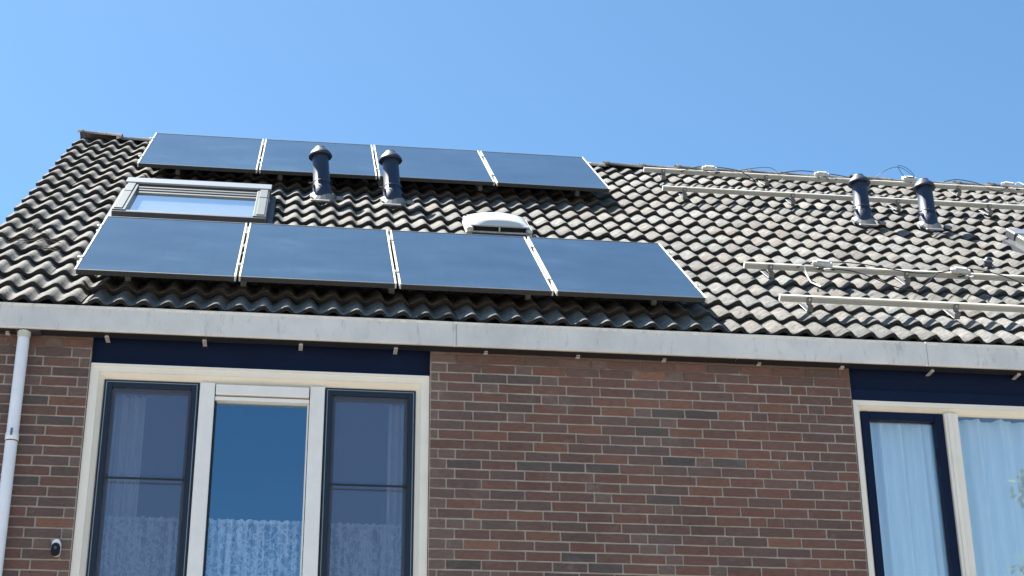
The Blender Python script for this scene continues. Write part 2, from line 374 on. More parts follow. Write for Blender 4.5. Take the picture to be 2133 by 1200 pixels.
class MB:
    def __init__(s): s.v = []; s.f = []; s.m = []; s.mats = []; s.smooth = []
    def mi(s, mat):
        if mat not in s.mats: s.mats.append(mat)
        return s.mats.index(mat)
    def quad(s, pts, mat, sm=False):
        b = len(s.v); s.v += [tuple(p) for p in pts]; s.f.append(tuple(range(b, b + len(pts)))); s.m.append(s.mi(mat)); s.smooth.append(sm)
    def box(s, x0, x1, y0, y1, z0, z1, mat, mw=None, bev=0.0):
        if bev > 0:
            bm = bmesh.new(); bmesh.ops.create_cube(bm, size=1)
            for v in bm.verts: v.co = Vector(((x0 + x1) / 2 + v.co.x * (x1 - x0), (y0 + y1) / 2 + v.co.y * (y1 - y0), (z0 + z1) / 2 + v.co.z * (z1 - z0)))
            bmesh.ops.bevel(bm, geom=bm.edges[:], offset=bev, segments=1, affect='EDGES')
            s.add_bm(bm, mat, mw); bm.free(); return
        P = [(x0, y0, z0), (x1, y0, z0), (x1, y1, z0), (x0, y1, z0), (x0, y0, z1), (x1, y0, z1), (x1, y1, z1), (x0, y1, z1)]
        if mw: P = [mw @ Vector(p) for p in P]
        b = len(s.v); s.v += [tuple(p) for p in P]; k = s.mi(mat)
        for f in ((0, 3, 2, 1), (4, 5, 6, 7), (0, 1, 5, 4), (1, 2, 6, 5), (2, 3, 7, 6), (3, 0, 4, 7)):
            s.f.append(tuple(b + i for i in f)); s.m.append(k); s.smooth.append(False)
    def add_bm(s, bm, mat, mw=None, sm=False):
        b = len(s.v); bm.verts.index_update()
        s.v += [tuple((mw @ v.co) if mw else v.co) for v in bm.verts]; k = s.mi(mat)
        for f in bm.faces:
            s.f.append(tuple(b + v.index for v in f.verts)); s.m.append(k); s.smooth.append(sm)
    def lathe(s, prof, mat, seg=24, mw=None, cap=True):
        b = len(s.v); k = s.mi(mat)
        for r, z in prof:
            for i in range(seg):
                a = 2 * math.pi * i / seg; p = Vector((r * math.cos(a), r * math.sin(a), z)); s.v.append(tuple(mw @ p if mw else p))
        for j in range(len(prof) - 1):
            for i in range(seg):
                i2 = (i + 1) % seg
                s.f.append((b + j * seg + i, b + j * seg + i2, b + (j + 1) * seg + i2, b + (j + 1) * seg + i)); s.m.append(k); s.smooth.append(True)
        if cap:
            s.f.append(tuple(b + i for i in reversed(range(seg)))); s.m.append(k); s.smooth.append(False)
            s.f.append(tuple(b + (len(prof) - 1) * seg + i for i in range(seg))); s.m.append(k); s.smooth.append(False)
    def tube(s, pts, r, mat, seg=6):
        pts = [Vector(p) for p in pts]; b = len(s.v); k = s.mi(mat); n = len(pts)
        for j, p in enumerate(pts):
            t = (pts[min(j + 1, n - 1)] - pts[max(j - 1, 0)]).normalized()
            a = t.cross(Vector((0, 0, 1)));
            if a.length < 1e-3: a = t.cross(Vector((1, 0, 0)))
            a.normalize(); c = t.cross(a)
            for i in range(seg):
                th = 2 * math.pi * i / seg; s.v.append(tuple(p + a * r * math.cos(th) + c * r * math.sin(th)))
        for j in range(n - 1):
            for i in range(seg):
                i2 = (i + 1) % seg
                s.f.append((b + j * seg + i, b + j * seg + i2, b + (j + 1) * seg + i2, b + (j + 1) * seg + i)); s.m.append(k); s.smooth.append(True)
        s.f.append(tuple(b + i for i in range(seg))); s.m.append(k); s.smooth.append(False)
        s.f.append(tuple(b + (n - 1) * seg + i for i in reversed(range(seg)))); s.m.append(k); s.smooth.append(False)
    def mesh(s, name):
        me = bpy.data.meshes.new(name); me.from_pydata(s.v, [], s.f)
        for m in s.mats: me.materials.append(m)
        me.polygons.foreach_set('material_index', s.m); me.polygons.foreach_set('use_smooth', s.smooth); me.update()
        return me
    def build(s, name, parent=None, mw=None, color=None):
        me = s.mesh(name)
        o = link(name, me, parent, None, color)
        # vertices were given in world coordinates unless mw is passed
        return place(o, parent, mw)
def T(x, y, z): return Matrix.Translation((x, y, z))

# ------------------------------------------------------------------ roof frame: x along the eaves, y up the slope, z off the plane
PIT = 0.65989
OY, OZ = 0.16284, 4.40281 + GZ
ROOF = T(0, OY, OZ) @ Matrix.Rotation(PIT, 4, 'X')
TW = 0.1505                                   # one wave of a tile
TILE_W = 2 * TW
GAUGE = 0.345
H0 = -0.128                                   # crest height of the tile noses below the panel plane
S0 = -0.215
X_L = -3.3415                                  # verge
NT1, NT2 = 17, 16
X_P = X_L + NT1 * TILE_W                      # party line
X_R = X_P + NT2 * TILE_W
ROWS = 18
S_RIDGE = 5.98
CREST = H0
def W(x, s, h): return ROOF @ Vector((x, s, h))
RIDGE = W(0, S_RIDGE, H0 - 0.06)

# ------------------------------------------------------------------ ground
g = MB(); g.quad([(-300, -300, 0), (300, -300, 0), (300, 300, 0), (-300, 300, 0)], M_GROUND)
tag(g.build('ground'), 'grey paved ground in front of the houses', None, None, 'structure')

# ------------------------------------------------------------------ houses: walls with bricks
WALL_X0 = -3.22
CH = 0.0640
ZB = 2.4505 + GZ                              # course line 0
WTOP = ZB + 25 * CH
W1X0, W1X1, W2X0, W2X1 = -2.334, -0.215, 2.560, 4.68
W1Z0, W1Z1 = 2.15 + GZ, 3.705 + GZ
house1 = empty('terraced_house', T((WALL_X0 + X_P) / 2, 4, 0), 'brown brick end house with a white three-light window, skylight and roof carrying eight solar panels', 'house', 'houses of the terrace')
house2 = empty('terraced_house', T((X_P + X_R) / 2, 4, 0), 'adjoining brick house with pale blue curtains and bare panel rails on its tiled roof', 'house', 'houses of the terrace')
WB = 0.007                                    # brick face proud of the mortar
def wall_mesh(x0, x1, openings):
    b = MB(); y0, y1 = WB, 0.11
    # front mortar sheet pieces around the openings (openings run right up to the gutter)
    xs = x0
    def slab(a, c, z0, z1): b.box(a, c, y0, y1, z0, z1, M_MORTAR)
    for (a, c, zs) in openings:
        if a > xs: slab(xs, a, 0, WTOP)
        slab(a, c, 0, zs)
        xs = c
    if x1 > xs: slab(xs, x1, 0, WTOP)
    return b
b = wall_mesh(WALL_X0, X_P, [(W1X0, W1X1, W1Z0)])
gz = RIDGE.z - 0.1
b.quad([(WALL_X0, 0.11, 0), (WALL_X0, 0.11, WTOP), (WALL_X0, RIDGE.y, gz), (WALL_X0, RIDGE.y * 2 - 0.1, WTOP), (WALL_X0, RIDGE.y * 2 - 0.1, 0)], M_MORTAR)
wall1 = b.build('wall', house1)
b = wall_mesh(X_P, X_R, [(W2X0, W2X1, W1Z0)])
b.quad([(X_R, 0.11, 0), (X_R, 0.11, WTOP), (X_R, RIDGE.y, gz), (X_R, RIDGE.y * 2 - 0.1, WTOP), (X_R, RIDGE.y * 2 - 0.1, 0)], M_MORTAR)
wall2 = b.build('wall', house2)

def brick_mesh(w, h, seed):
    """A wire-cut brick: front face with worn arrises, sides running back into the mortar."""
    rnd = random.Random(seed)
    b = MB(); c = 0.0022; d = 0.028
    j = lambda a=0.0012: rnd.uniform(-a, a)
    # front rim 8 points (corners + mid points) and back rim
    rim = [(0, 0), (w * .35, 0), (w * .7, 0), (w, 0), (w, h), (w * .68, h), (w * .33, h), (0, h)]
    fr = []; md = []; bk = []
    for (x, z) in rim:
        jx, jz = j(), j(0.0014)
        ox = c if x == 0 else (-c if x == w else 0); oz = c if z == 0 else -c
        fr.append((x + ox + jx, 0 + j(0.0006), z + oz + jz)); md.append((x + jx, c, z + jz)); bk.append((x, d, z))
    bi = len(b.v); b.v += fr + md + bk; k = b.mi(M_BRICK)
    b.f.append(tuple(bi + i for i in range(8))); b.m.append(k); b.smooth.append(False)
    for i in range(8):
        i2 = (i + 1) % 8
        b.f.append((bi + i2, bi + i, bi + 8 + i, bi + 8 + i2)); b.m.append(k); b.smooth.append(False)
        b.f.append((bi + 8 + i2, bi + 8 + i, bi + 16 + i, bi + 16 + i2)); b.m.append(k); b.smooth.append(False)
    return b.mesh('brick')
BH = CH - 0.0115
STR = [brick_mesh(0.209, BH, s) for s in range(6)]
HDR = [brick_mesh(0.098, BH, 50 + s) for s in range(4)]
ORANGE = [(0.118, 4.915), (0.502, 4.847), (0.942, 5.114), (0.735, 4.981), (1.604, 4.852), (1.142, 5.367), (0.447, 4.411), (1.503, 4.6), (1.819, 4.98), (1.752, 4.407), (0.452, 4.283), (0.159, 4.219), (1.976, 4.283), (1.535, 4.663), (1.105, 5.173), (1.43, 5.179), (1.842, 5.11), (2.04, 5.164), (1.376, 4.986), (1.924, 4.788), (2.117, 4.794), (0.597, 5.306), (0.539, 5.373), (2.372, 4.15), (-2.4, 5.07), (-2.5, 4.26)]
DARK = [(1.486, 5.109), (1.265, 5.114), (1.306, 5.044), (1.142, 4.985), (1.652, 4.791), (1.425, 4.786), (0.6, 4.725), (0.829, 4.733), (-0.108, 4.784), (0.005, 4.727), (-0.107, 4.663), (1.326, 4.539), (0.387, 4.718), (0.659, 4.155), (0.84, 4.096), (0.008, 4.089), (-0.13, 4.085), (0.32, 5.31), (0.103, 5.301), (-2.6, 4.9), (-2.6, 4.5), (-2.65, 5.05)]
def brick_colour(x0, x1, z0, z1):
    for (ox, oz) in ORANGE:
        if x0 <= ox <= x1 and z0 <= oz <= z1:
            k = random.uniform(0.85, 1.1); return (0.185 * k, 0.092 * k, 0.064 * k)
    for (ox, oz) in DARK:
        if x0 <= ox <= x1 and z0 <= oz <= z1:
            k = random.uniform(0.85, 1.1); return (0.092 * k, 0.072 * k, 0.065 * k)
    t = random.random()
    c = [(0.128, 0.075, 0.063), (0.136, 0.074, 0.060), (0.120, 0.077, 0.065), (0.112, 0.075, 0.066), (0.146, 0.075, 0.058)][min(4, int(t * 5))]
    if x0 > 1.3: c = (c[0] * 1.06, c[1] * 1.0, c[2] * 0.98)
    k = random.uniform(0.90, 1.10)
    return tuple(v * k for v in c)
def lay_course(x0, x1, joints_below):
    """Wild bond: mostly stretchers, a header now and then, joints never above each other."""
    for attempt in range(40):
        out = []; x = x0; first = random.choice([0.0535, 0.107, 0.2185, 0.16])
        while x < x1 - 0.03:
            if x == x0: w = first
            else: w = 0.1095 if random.random() < 0.11 else 0.2200
            if not out: w = first
            if x + w > x1 - 0.035: w = x1 - x + 0.0
            out.append((x, x + w)); x += w
        js = [b for a, b in out[:-1]]
        if all(abs(j - k) > 0.035 for j in js for k in joints_below): break
    return out, js
bricks = []
for seg in ((WALL_X0, W1X0), (W1X1, W2X0), (W2X1, X_R)):
    jb = []
    for k in range(-6, 25):
        z0 = ZB + k * CH
        row, jb = lay_course(seg[0], seg[1], jb)
        for (a, c) in row: bricks.append((a, c, z0))
vis = {1: [], 2: []}; stuffb = {1: MB(), 2: MB()}
for (a, c, z0) in bricks:
    hno = 1 if (a + c) / 2 < X_P else 2
    zz = z0 - ZB
    seen = (z0 > 2.27 + GZ) and (z0 < 3.99 + GZ) and (c > -2.95) and (a < 4.6)
    behind_pipe = (a > -2.80 and c < -2.69)
    vis[hno].append((0 if (seen and not behind_pipe) else 1, -(c - a), random.random(), a, c, z0))
for hno, wall in ((1, wall1), (2, wall2)):
    L = sorted(vis[hno]); mats = {}
    n_obj = 300 if hno == 1 else len([q for q in L if q[0] == 0])
    for i, (sn, _, _, a, c, z0) in enumerate(L):
        w = c - a - 0.011
        me = random.choice(HDR) if w < 0.15 else random.choice(STR)
        bw = 0.098 if w < 0.15 else 0.209
        mw = T(a + 0.0055, random.uniform(-0.0012, 0.0012), z0 + 0.00575) @ Matrix.Diagonal((w / bw, 1, 1, 1))
        colr = brick_colour(a, c, z0, z0 + CH)
        if i < min(300, n_obj):
            link('brick', me, wall, mw, colr)
        else:
            sb = stuffb[hno]; bi = len(sb.v); k = sb.mi(M_BRICK)
            sb.v += [tuple(mw @ v.co) for v in me.vertices]
            for p in me.polygons: sb.f.append(tuple(bi + q for q in p.vertices)); sb.m.append(k); sb.smooth.append(False)
    if stuffb[hno].v:
        tag(stuffb[hno].build('brickwork', wall, color=(0.145, 0.098, 0.084)), kind='stuff')

# rough lower storey brickwork, out of the picture, so the wall is whole from other viewpoints
def lower_bricks(x0, x1, wall):
    b = MB(); k = b.mi(M_BRICK); z = ZB - 6 * CH
    n = int(z / CH)
    for r in range(n):
        zz = z - (r + 1) * CH; x = x0 + (0.11 if r % 2 else 0)
        if r % 2: b.box(x0 + .004, x - .0055, 0.0, 0.02, zz + .006, zz + .006 + BH, M_BRICK)
        while x < x1 - 0.02:
            c = min(x + .22, x1); b.box(x + .0055, c - .0055, 0.0, 0.02, zz + .006, zz + .006 + BH, M_BRICK); x += .22
    o = b.build('brickwork', wall, color=(0.145, 0.098, 0.084)); tag(o, kind='stuff')
lower_bricks(WALL_X0, X_P, wall1); lower_bricks(X_P, X_R, wall2)

# ------------------------------------------------------------------ roof decks, tiles, ridge
def deck(x0, x1, house, gable_side):
    b = MB(); t = H0 - 0.075
    a = [W(x0, S0 + 0.03, t), W(x1, S0 + 0.03, t), W(x1, S_RIDGE, t), W(x0, S_RIDGE, t)]
    b.quad(a, M_DECK)
    ry, rz = a[2].y, a[2].z
    back = ry * 2 - a[0].y
    b.quad([(x0, ry, rz), (x1, ry, rz), (x1, back, a[0].z), (x0, back, a[0].z)], M_DECK)
    return b.build('roof', house)
roof1 = deck(X_L + 0.02, X_P, house1, -1)
roof2 = deck(X_P, X_R, house2, 1)

def wave(t):
    """Height (0..1) of the S profile over one wave: valley at 0, crest at 0.64."""
    t = t % 1.0
    c = 0.64
    ph = 0.5 * t / c if t < c else 0.5 + 0.5 * (t - c) / (1 - c)
    return 0.5 - 0.5 * math.cos(2 * math.pi * ph)
AMP = 0.041
def tile_mesh(seed, wscale=1.0, waves=2):
    rnd = random.Random(seed); b = MB(); kt = b.mi(M_TILE); kn = b.mi(M_TILE_NOSE)
    nseg = 10 * waves; L = GAUGE + 0.055; th = 0.029
    lx = TW * waves
    ys = [0.0, 0.006, L * 0.5, L]
    drop = 0.036 / GAUGE
    rows = []
    for j, y in enumerate(ys):
        r = []
        for i in range(nseg + 1):
            x = lx * i / nseg; z = (wave(i / 10.0) - 1) * AMP - drop * y
            if j == 0: z -= 0.004
            z += rnd.uniform(-0.0006, 0.0006)
            r.append((x + (0.0008 if i == nseg else 0), y + (rnd.uniform(-0.0015, 0.0015) if j < 2 else 0), z))
        rows.append(r)
    low = [(x, 0.004, z - th * (1.0 if True else 1)) for (x, y, z) in rows[0]]
    lowb = [(x, L, z - th) for (x, y, z) in rows[-1]]
    allr = rows
    base = len(b.v)
    for r in allr: b.v += r
    n1 = nseg + 1
    for j in range(len(allr) - 1):
        for i in range(nseg):
            b.f.append((base + j * n1 + i, base + j * n1 + i + 1, base + (j + 1) * n1 + i + 1, base + (j + 1) * n1 + i)); b.m.append(kt); b.smooth.append(True)
    # nose: own vertices so the edge stays crisp
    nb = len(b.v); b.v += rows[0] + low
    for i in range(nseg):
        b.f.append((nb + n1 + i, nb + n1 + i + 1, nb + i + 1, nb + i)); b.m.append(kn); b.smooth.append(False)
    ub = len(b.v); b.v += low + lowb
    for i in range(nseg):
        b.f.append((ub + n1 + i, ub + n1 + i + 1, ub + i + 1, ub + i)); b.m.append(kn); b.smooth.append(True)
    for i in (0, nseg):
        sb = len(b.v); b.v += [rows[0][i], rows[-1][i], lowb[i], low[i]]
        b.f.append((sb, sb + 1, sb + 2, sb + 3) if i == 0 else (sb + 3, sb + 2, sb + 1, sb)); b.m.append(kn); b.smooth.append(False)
    return b.mesh('roof_tile')
TILES = [tile_mesh(s) for s in range(6)]
PX0 = -2.515; PW = 1.031; PG = 0.0194; PH = 1.650; PX0B = -2.5286; S2 = 3.8614
SKY_A = (-2.535, -1.362, 2.10, 3.30)          # skylight x0 x1 s0 s1
SKY_B = (5.10, 6.26, 1.80, 3.08)
DOME_A = (0.25, 0.72, 2.22, 2.60)
def in_box(x0, x1, s0, s1, bx, m=0.0):
    return x0 >= bx[0] - m and x1 <= bx[1] + m and s0 >= bx[2] - m and s1 <= bx[3] + m
P_LOW = (PX0, PX0 + 4 * PW + 3 * PG, 0.0, PH)
P_UP = (PX0B, PX0B + 4 * PW + 3 * PG, S2, S2 + PH)
def tile_colour():
    k = random.gauss(1.0, 0.10); k = max(0.72, min(1.3, k)); w = random.uniform(-0.03, 0.03)
    return (k * (1 + w), k, k * (1 - w))
def tiles_for(roof, x0, n, all_stuff=False):
    L = []
    for r in range(ROWS):
        s = S0 + r * GAUGE
        for c in range(n):
            x = x0 + c * TILE_W
            hid = 0
            if in_box(x, x + TILE_W, s + 0.1, s + GAUGE, P_LOW) or in_box(x, x + TILE_W, s + 0.1, s + GAUGE, P_UP): hid = 1
            if x > 5.9 or (x > 5.0 and s < 1.5): hid = 1
            if in_box(x, x + TILE_W, s, s + GAUGE, SKY_A) or in_box(x, x + TILE_W, s, s + GAUGE, SKY_B): continue
            if s + GAUGE > S_RIDGE + 0.25: continue
            L.append((hid, r, random.random(), x, s))
    L.sort(); stuff = MB(); k = 0
    for (hid, r, _, x, s) in L:
        me = random.choice(TILES)
        mw = ROOF @ T(x, s + random.gauss(0, 0.0035), H0 + random.gauss(0, 0.0022)) @ Matrix.Rotation(random.gauss(0, 0.010), 4, 'Z') @ Matrix.Rotation(random.gauss(0, 0.006), 4, 'Y') @ Matrix.Rotation(random.gauss(0, 0.005), 4, 'X')
        if hid == 0 and k < 300 and not all_stuff:
            link('roof_tile', me, roof, mw, tile_colour()); k += 1
        else:
            bi = len(stuff.v); stuff.v += [tuple(mw @ v.co) for v in me.vertices]
            for m_ in (M_TILE, M_TILE_NOSE): stuff.mi(m_)
            for p in me.polygons: stuff.f.append(tuple(bi + q for q in p.vertices)); stuff.m.append(p.material_index); stuff.smooth.append(p.use_smooth)
    if stuff.v: tag(stuff.build('tiling', roof, color=(1, 1, 1)), kind='stuff')
    return k
tiles_for(roof1, X_L, NT1)
tiles_for(roof2, X_P, NT2)

# ridge caps
def ridge_mesh(seed, L=0.42):
    rnd = random.Random(seed); b = MB(); kt = b.mi(M_TILE); kn = b.mi(M_TILE_NOSE); n = 8
    secs = [(0.0, 0.128), (0.05, 0.128), (0.055, 0.118), (L, 0.108)]
    n1 = n + 1; base = len(b.v)
    for (x, r) in secs:
        for i in range(n1):
            a = math.pi * (0.06 + 0.88 * i / n); rr = r + rnd.uniform(-0.002, 0.002)
            b.v.append((x, -rr * math.cos(a) * 1.05, rr * math.sin(a) * 0.86 - 0.03))
    for j in range(len(secs) - 1):
        for i in range(n):
            b.f.append((base + j * n1 + i + 1, base + j * n1 + i, base + (j + 1) * n1 + i, base + (j + 1) * n1 + i + 1)); b.m.append(kt); b.smooth.append(True)
    for x, r, fl in ((0.0, 0.128, 1), (L, 0.108, 0)):
        bi = len(b.v)
        for i in range(n1):
            a = math.pi * (0.06 + 0.88 * i / n); b.v.append((x, -r * math.cos(a) * 1.05, r * math.sin(a) * 0.86 - 0.03))
        for i in range(n1):
            a = math.pi * (0.06 + 0.88 * i / n); q = r - 0.018; b.v.append((x, -q * math.cos(a) * 1.05, q * math.sin(a) * 0.86 - 0.03))
        for i in range(n):
            f = (bi + i, bi + i + 1, bi + n1 + i + 1, bi + n1 + i); b.f.append(f if fl else f[::-1]); b.m.append(kn); b.smooth.append(False)
    return b.mesh('ridge_tile')
RIDGES = [ridge_mesh(s) for s in range(3)]
RZ = W(0, S_RIDGE, H0)
x = X_L + 0.03; i = 0
while x < X_R:
    rf = roof1 if x < X_P - 0.1 else roof2
    up = 0.02 if i == 0 else (-0.022 if i < 4 else random.uniform(-0.015, 0.004))
    link('ridge_tile', random.choice(RIDGES), rf, T(x, RZ.y, RZ.z - 0.075 + up) @ Matrix.Rotation(random.gauss(0, 0.012), 4, 'Y') @ Matrix.Rotation(random.gauss(0, 0.02), 4, 'X'), tile_colour())
    x += 0.375; i += 1

# ------------------------------------------------------------------ fascia boards above the windows and soffit
def fascia(x0, x1, house):
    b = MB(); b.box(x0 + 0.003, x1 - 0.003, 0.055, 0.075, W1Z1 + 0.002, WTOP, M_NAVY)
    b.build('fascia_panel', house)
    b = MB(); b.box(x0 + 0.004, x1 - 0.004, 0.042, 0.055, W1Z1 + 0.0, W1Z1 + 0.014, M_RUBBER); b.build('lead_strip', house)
fascia(W1X0, W1X1, house1); fascia(W2X0, W2X1, house2)
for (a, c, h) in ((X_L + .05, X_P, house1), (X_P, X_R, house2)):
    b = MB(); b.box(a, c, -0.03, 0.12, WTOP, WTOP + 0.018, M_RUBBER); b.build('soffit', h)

# ------------------------------------------------------------------ windows
def sloped_ring(b, x0, x1, z0, z1, wo, y_out, y_in, win, mat, mat_in=None):
    """flat front band 'wo' wide at y_out, then a splayed inner band 'win' wide going back to y_in."""
    mat_in = mat_in or mat
    for (a0, a1, c0, c1) in ((x0, x0 + wo, z0, z1), (x1 - wo, x1, z0, z1)):
        b.box(a0, a1, y_out, y_in + 0.03, c0, c1, mat)
    b.box(x0 + wo, x1 - wo, y_out, y_in + 0.03, z1 - wo, z1, mat)
    b.box(x0 + wo, x1 - wo, y_out - 0.01, y_in + 0.03, z0, z0 + wo, mat)
    xi0, xi1, zi0, zi1 = x0 + wo, x1 - wo, z0 + wo, z1 - wo
    w = win; yo = y_out + 0.006
    A = [(xi0, yo, zi0), (xi1, yo, zi0), (xi1, yo, zi1), (xi0, yo, zi1)]
    B = [(xi0 + w, y_in, zi0 + w), (xi1 - w, y_in, zi0 + w), (xi1 - w, y_in, zi1 - w), (xi0 + w, y_in, zi1 - w)]
    for i in range(4):
        j = (i + 1) % 4
        b.quad([A[j], A[i], B[i], B[j]], mat_in)
        C = (B[i][0], y_in + 0.03, B[i][2]); D = (B[j][0], y_in + 0.03, B[j][2])
        b.quad([B[j], B[i], C, D], mat_in)
def ring(b, x0, x1, z0, z1, w, y0, y1, mat, bev=0.002):
    b.box(x0, x0 + w, y0, y1, z0, z1, mat, bev=bev); b.box(x1 - w, x1, y0, y1, z0, z1, mat, bev=bev)
    b.box(x0 + w, x1 - w, y0 + .0005, y1, z1 - w, z1, mat, bev=bev); b.box(x0 + w, x1 - w, y0 + .0005, y1, z0, z0 + w, mat, bev=bev)
def pane(parent, x0, x1, z0, z1, y, mat=M_GLASS, name='pane'):
    b = MB(); b.box(x0, x1, y, y + 0.006, z0, z1, mat); return b.build(name, parent)
M_GLASS2 = make_glass('coated_wide_window_glass', 0.22, (0.97, 0.98, 0.99))
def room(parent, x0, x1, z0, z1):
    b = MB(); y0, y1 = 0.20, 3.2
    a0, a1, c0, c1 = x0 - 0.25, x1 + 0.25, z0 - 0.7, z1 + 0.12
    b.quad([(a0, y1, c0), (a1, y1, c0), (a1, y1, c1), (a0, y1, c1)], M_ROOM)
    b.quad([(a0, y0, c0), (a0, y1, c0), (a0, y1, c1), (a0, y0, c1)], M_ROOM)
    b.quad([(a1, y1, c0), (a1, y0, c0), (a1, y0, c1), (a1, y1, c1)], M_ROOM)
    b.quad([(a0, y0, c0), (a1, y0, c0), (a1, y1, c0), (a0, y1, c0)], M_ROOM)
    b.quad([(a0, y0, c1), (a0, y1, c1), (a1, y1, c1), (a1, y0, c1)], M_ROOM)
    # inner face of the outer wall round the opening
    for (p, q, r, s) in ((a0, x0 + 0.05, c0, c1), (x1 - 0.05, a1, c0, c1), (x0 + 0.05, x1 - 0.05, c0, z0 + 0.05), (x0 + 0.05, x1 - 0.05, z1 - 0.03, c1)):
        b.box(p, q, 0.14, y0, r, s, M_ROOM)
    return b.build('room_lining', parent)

# window of the end house: casement with insect screen | fixed light with ventilator | casement with insect screen
b = MB(); sloped_ring(b, W1X0 + 0.004, W1X1 - 0.004, W1Z0, W1Z1, 0.052, 0.022, 0.075, 0.036, M_CREAM)
b.box(W1X0 + 0.008, W1X1 - 0.008, 0.008, 0.022, W1Z1 - 0.016, W1Z1 - 0.002, M_WHITE)
win1 = b.build('window', house1)
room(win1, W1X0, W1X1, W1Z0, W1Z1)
ZT = 3.617 + GZ; ZL = W1Z0 + 0.09
def screened_sash(x0, x1):
    b = MB(); ring(b, x0, x1, ZL, ZT, 0.048, 0.062, 0.10, M_SLATE)
    ring(b, x0 + 0.011, x1 - 0.011, ZL + 0.011, ZT - 0.011, 0.005, 0.0595, 0.066, M_EDGE, 0)
    b.box(x0 + 0.03, x1 - 0.03, 0.067, 0.080, 2.982 + GZ, 2.991 + GZ, M_RUBBER)
    s = b.build('sash', win1)
    b = MB(); b.quad([(x0 + 0.045, 0.082, ZL + .04), (x1 - 0.045, 0.082, ZL + .04), (x1 - 0.045, 0.082, ZT - .04), (x0 + 0.045, 0.082, ZT - .04)], M_SCREEN)
    b.build('insect_screen', win1)
    pane(win1, x0 + 0.04, x1 - 0.04, ZL + 0.04, ZT - 0.04, 0.125)
    b = MB(); ring(b, x0 + 0.0, x1 - 0.0, ZL, ZT, 0.068, 0.11, 0.145, M_SLATE); b.build('inner_frame', win1)
screened_sash(-2.243, -1.660); screened_sash(-0.874, -0.302)
for (a, c) in ((-1.655, -1.562), (-0.970, -0.878)):
    b = MB(); b.box(a, c, 0.040, 0.14, ZL - 0.02, ZT - 0.002, M_WHITE, bev=0.004); b.build('mullion', win1)
b = MB()
b.box(-1.556, -0.976, 0.030, 0.12, 3.536 + GZ, 3.603 + GZ, M_WHITE, bev=0.004)
b.box(-1.558, -0.974, 0.045, 0.12, 3.503 + GZ, 3.527 + GZ, M_WHITE, bev=0.003)
b.box(-1.558, -0.974, 0.07, 0.12, 3.525 + GZ, 3.538 + GZ, M_SLATE)
b.build('ventilator', win1)
b = MB(); b.box(-1.558, -1.548, 0.07, 0.13, ZL, 3.503 + GZ, M_SLATE); b.box(-0.984, -0.974, 0.07, 0.13, ZL, 3.503 + GZ, M_WHITE); b.build('glazing_bead', win1)
pane(win1, -1.552, -0.980, ZL, 3.506 + GZ, 0.098)

# window of the adjoining house: navy casement | wide fixed light
b = MB(); sloped_ring(b, W2X0 + 0.012, W2X1 - 0.004, W1Z0, 3.657 + GZ, 0.034, 0.022, 0.075, 0.026, M_CREAM)
b.box(W2X0 + 0.008, W2X1 - 0.008, 0.03, 0.10, 3.657 + GZ, W1Z1 + 0.03, M_NAVY)
win2 = b.build('window', house2)
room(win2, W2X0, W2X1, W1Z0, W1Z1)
Z2T = 3.597 + GZ
b = MB(); ring(b, 2.634, 3.196, ZL, Z2T, 0.056, 0.060, 0.12, M_NAVY, 0.004); b.build('sash', win2)
pane(win2, 2.68, 3.15, ZL + 0.04, Z2T - 0.05, 0.10, M_GLASS2)
b = MB(); b.box(3.199, 3.292, 0.034, 0.14, ZL - 0.02, Z2T + 0.002, M_CREAM, bev=0.008); b.box(3.215, 3.245, 0.024, 0.034, ZL, Z2T, M_CREAM, bev=0.004); b.build('mullion', win2)
pane(win2, 3.288, W2X1 - 0.06, ZL, Z2T + 0.01, 0.098, M_GLASS2)

# ------------------------------------------------------------------ curtains
def sheet(name, x0, x1, z0, z1, y, amp, folds, seed, mat, label, cat, group=None, gather=0.0, nz=10, lean=0.0):
    rnd = random.Random(seed); nx = int(folds * 14); b = MB(); k = b.mi(mat)
    ph = [rnd.uniform(0, 6.28) for _ in range(4)]
    loc = ((x0 + x1) / 2, y, z0)
    for j in range(nz + 1):
        v = j / nz
        for i in range(nx + 1):
            u = i / nx
            w = math.sin(u * folds * 6.283 + ph[0] + 1.3 * math.sin(u * 5 + ph[1]) + 0.25 * math.sin(v * 3 + ph[3]))
            w += 0.5 * math.sin(u * folds * 2.3 * 6.283 + ph[2])
            x = x0 + (x1 - x0) * u + lean * (1 - v) * (1 - u)
            zt = z0 + (z1 - z0) * v
            if j == nz: zt += 0.003 * math.sin(u * folds * 9 + ph[1]) + 0.002 * math.sin(u * 31 + ph[2])
            b.v.append((x - loc[0], amp * w * (1 - gather * v), zt - loc[2]))
    n1 = nx + 1
    for j in range(nz):
        for i in range(nx):
            b.f.append((j * n1 + i, j * n1 + i + 1, (j + 1) * n1 + i + 1, (j + 1) * n1 + i)); b.m.append(k); b.smooth.append(True)
    return tag(b.build(name, None, T(*loc)), label, cat, group)
ZLT = 2.772 + GZ
lg = 'lace half curtains in the three-light window'
sheet('lace_curtain', -2.20, -1.70, ZL - 0.02, ZLT, 0.17, 0.012, 9, 1, M_LACE, 'white lace half curtain behind the insect screen next to the drainpipe', 'curtain', lg)
sheet('lace_curtain', -1.60, -0.94, ZL - 0.02, ZLT, 0.17, 0.012, 10, 2, M_LACE, 'white lace half curtain in the clear fixed light under the white ventilator', 'curtain', lg)
sheet('lace_curtain', -0.86, -0.33, ZL - 0.02, ZLT - 0.005, 0.17, 0.012, 9, 3, M_LACE, 'white lace half curtain behind the insect screen next to the wide brick wall', 'curtain', lg)
sheet('sheer_drape', -2.22, -2.00, ZL - 0.02, 3.58 + GZ, 0.27, 0.014, 4, 4, M_SHEER, 'sheer drape hanging at the drainpipe side of the three-light window', 'curtain')
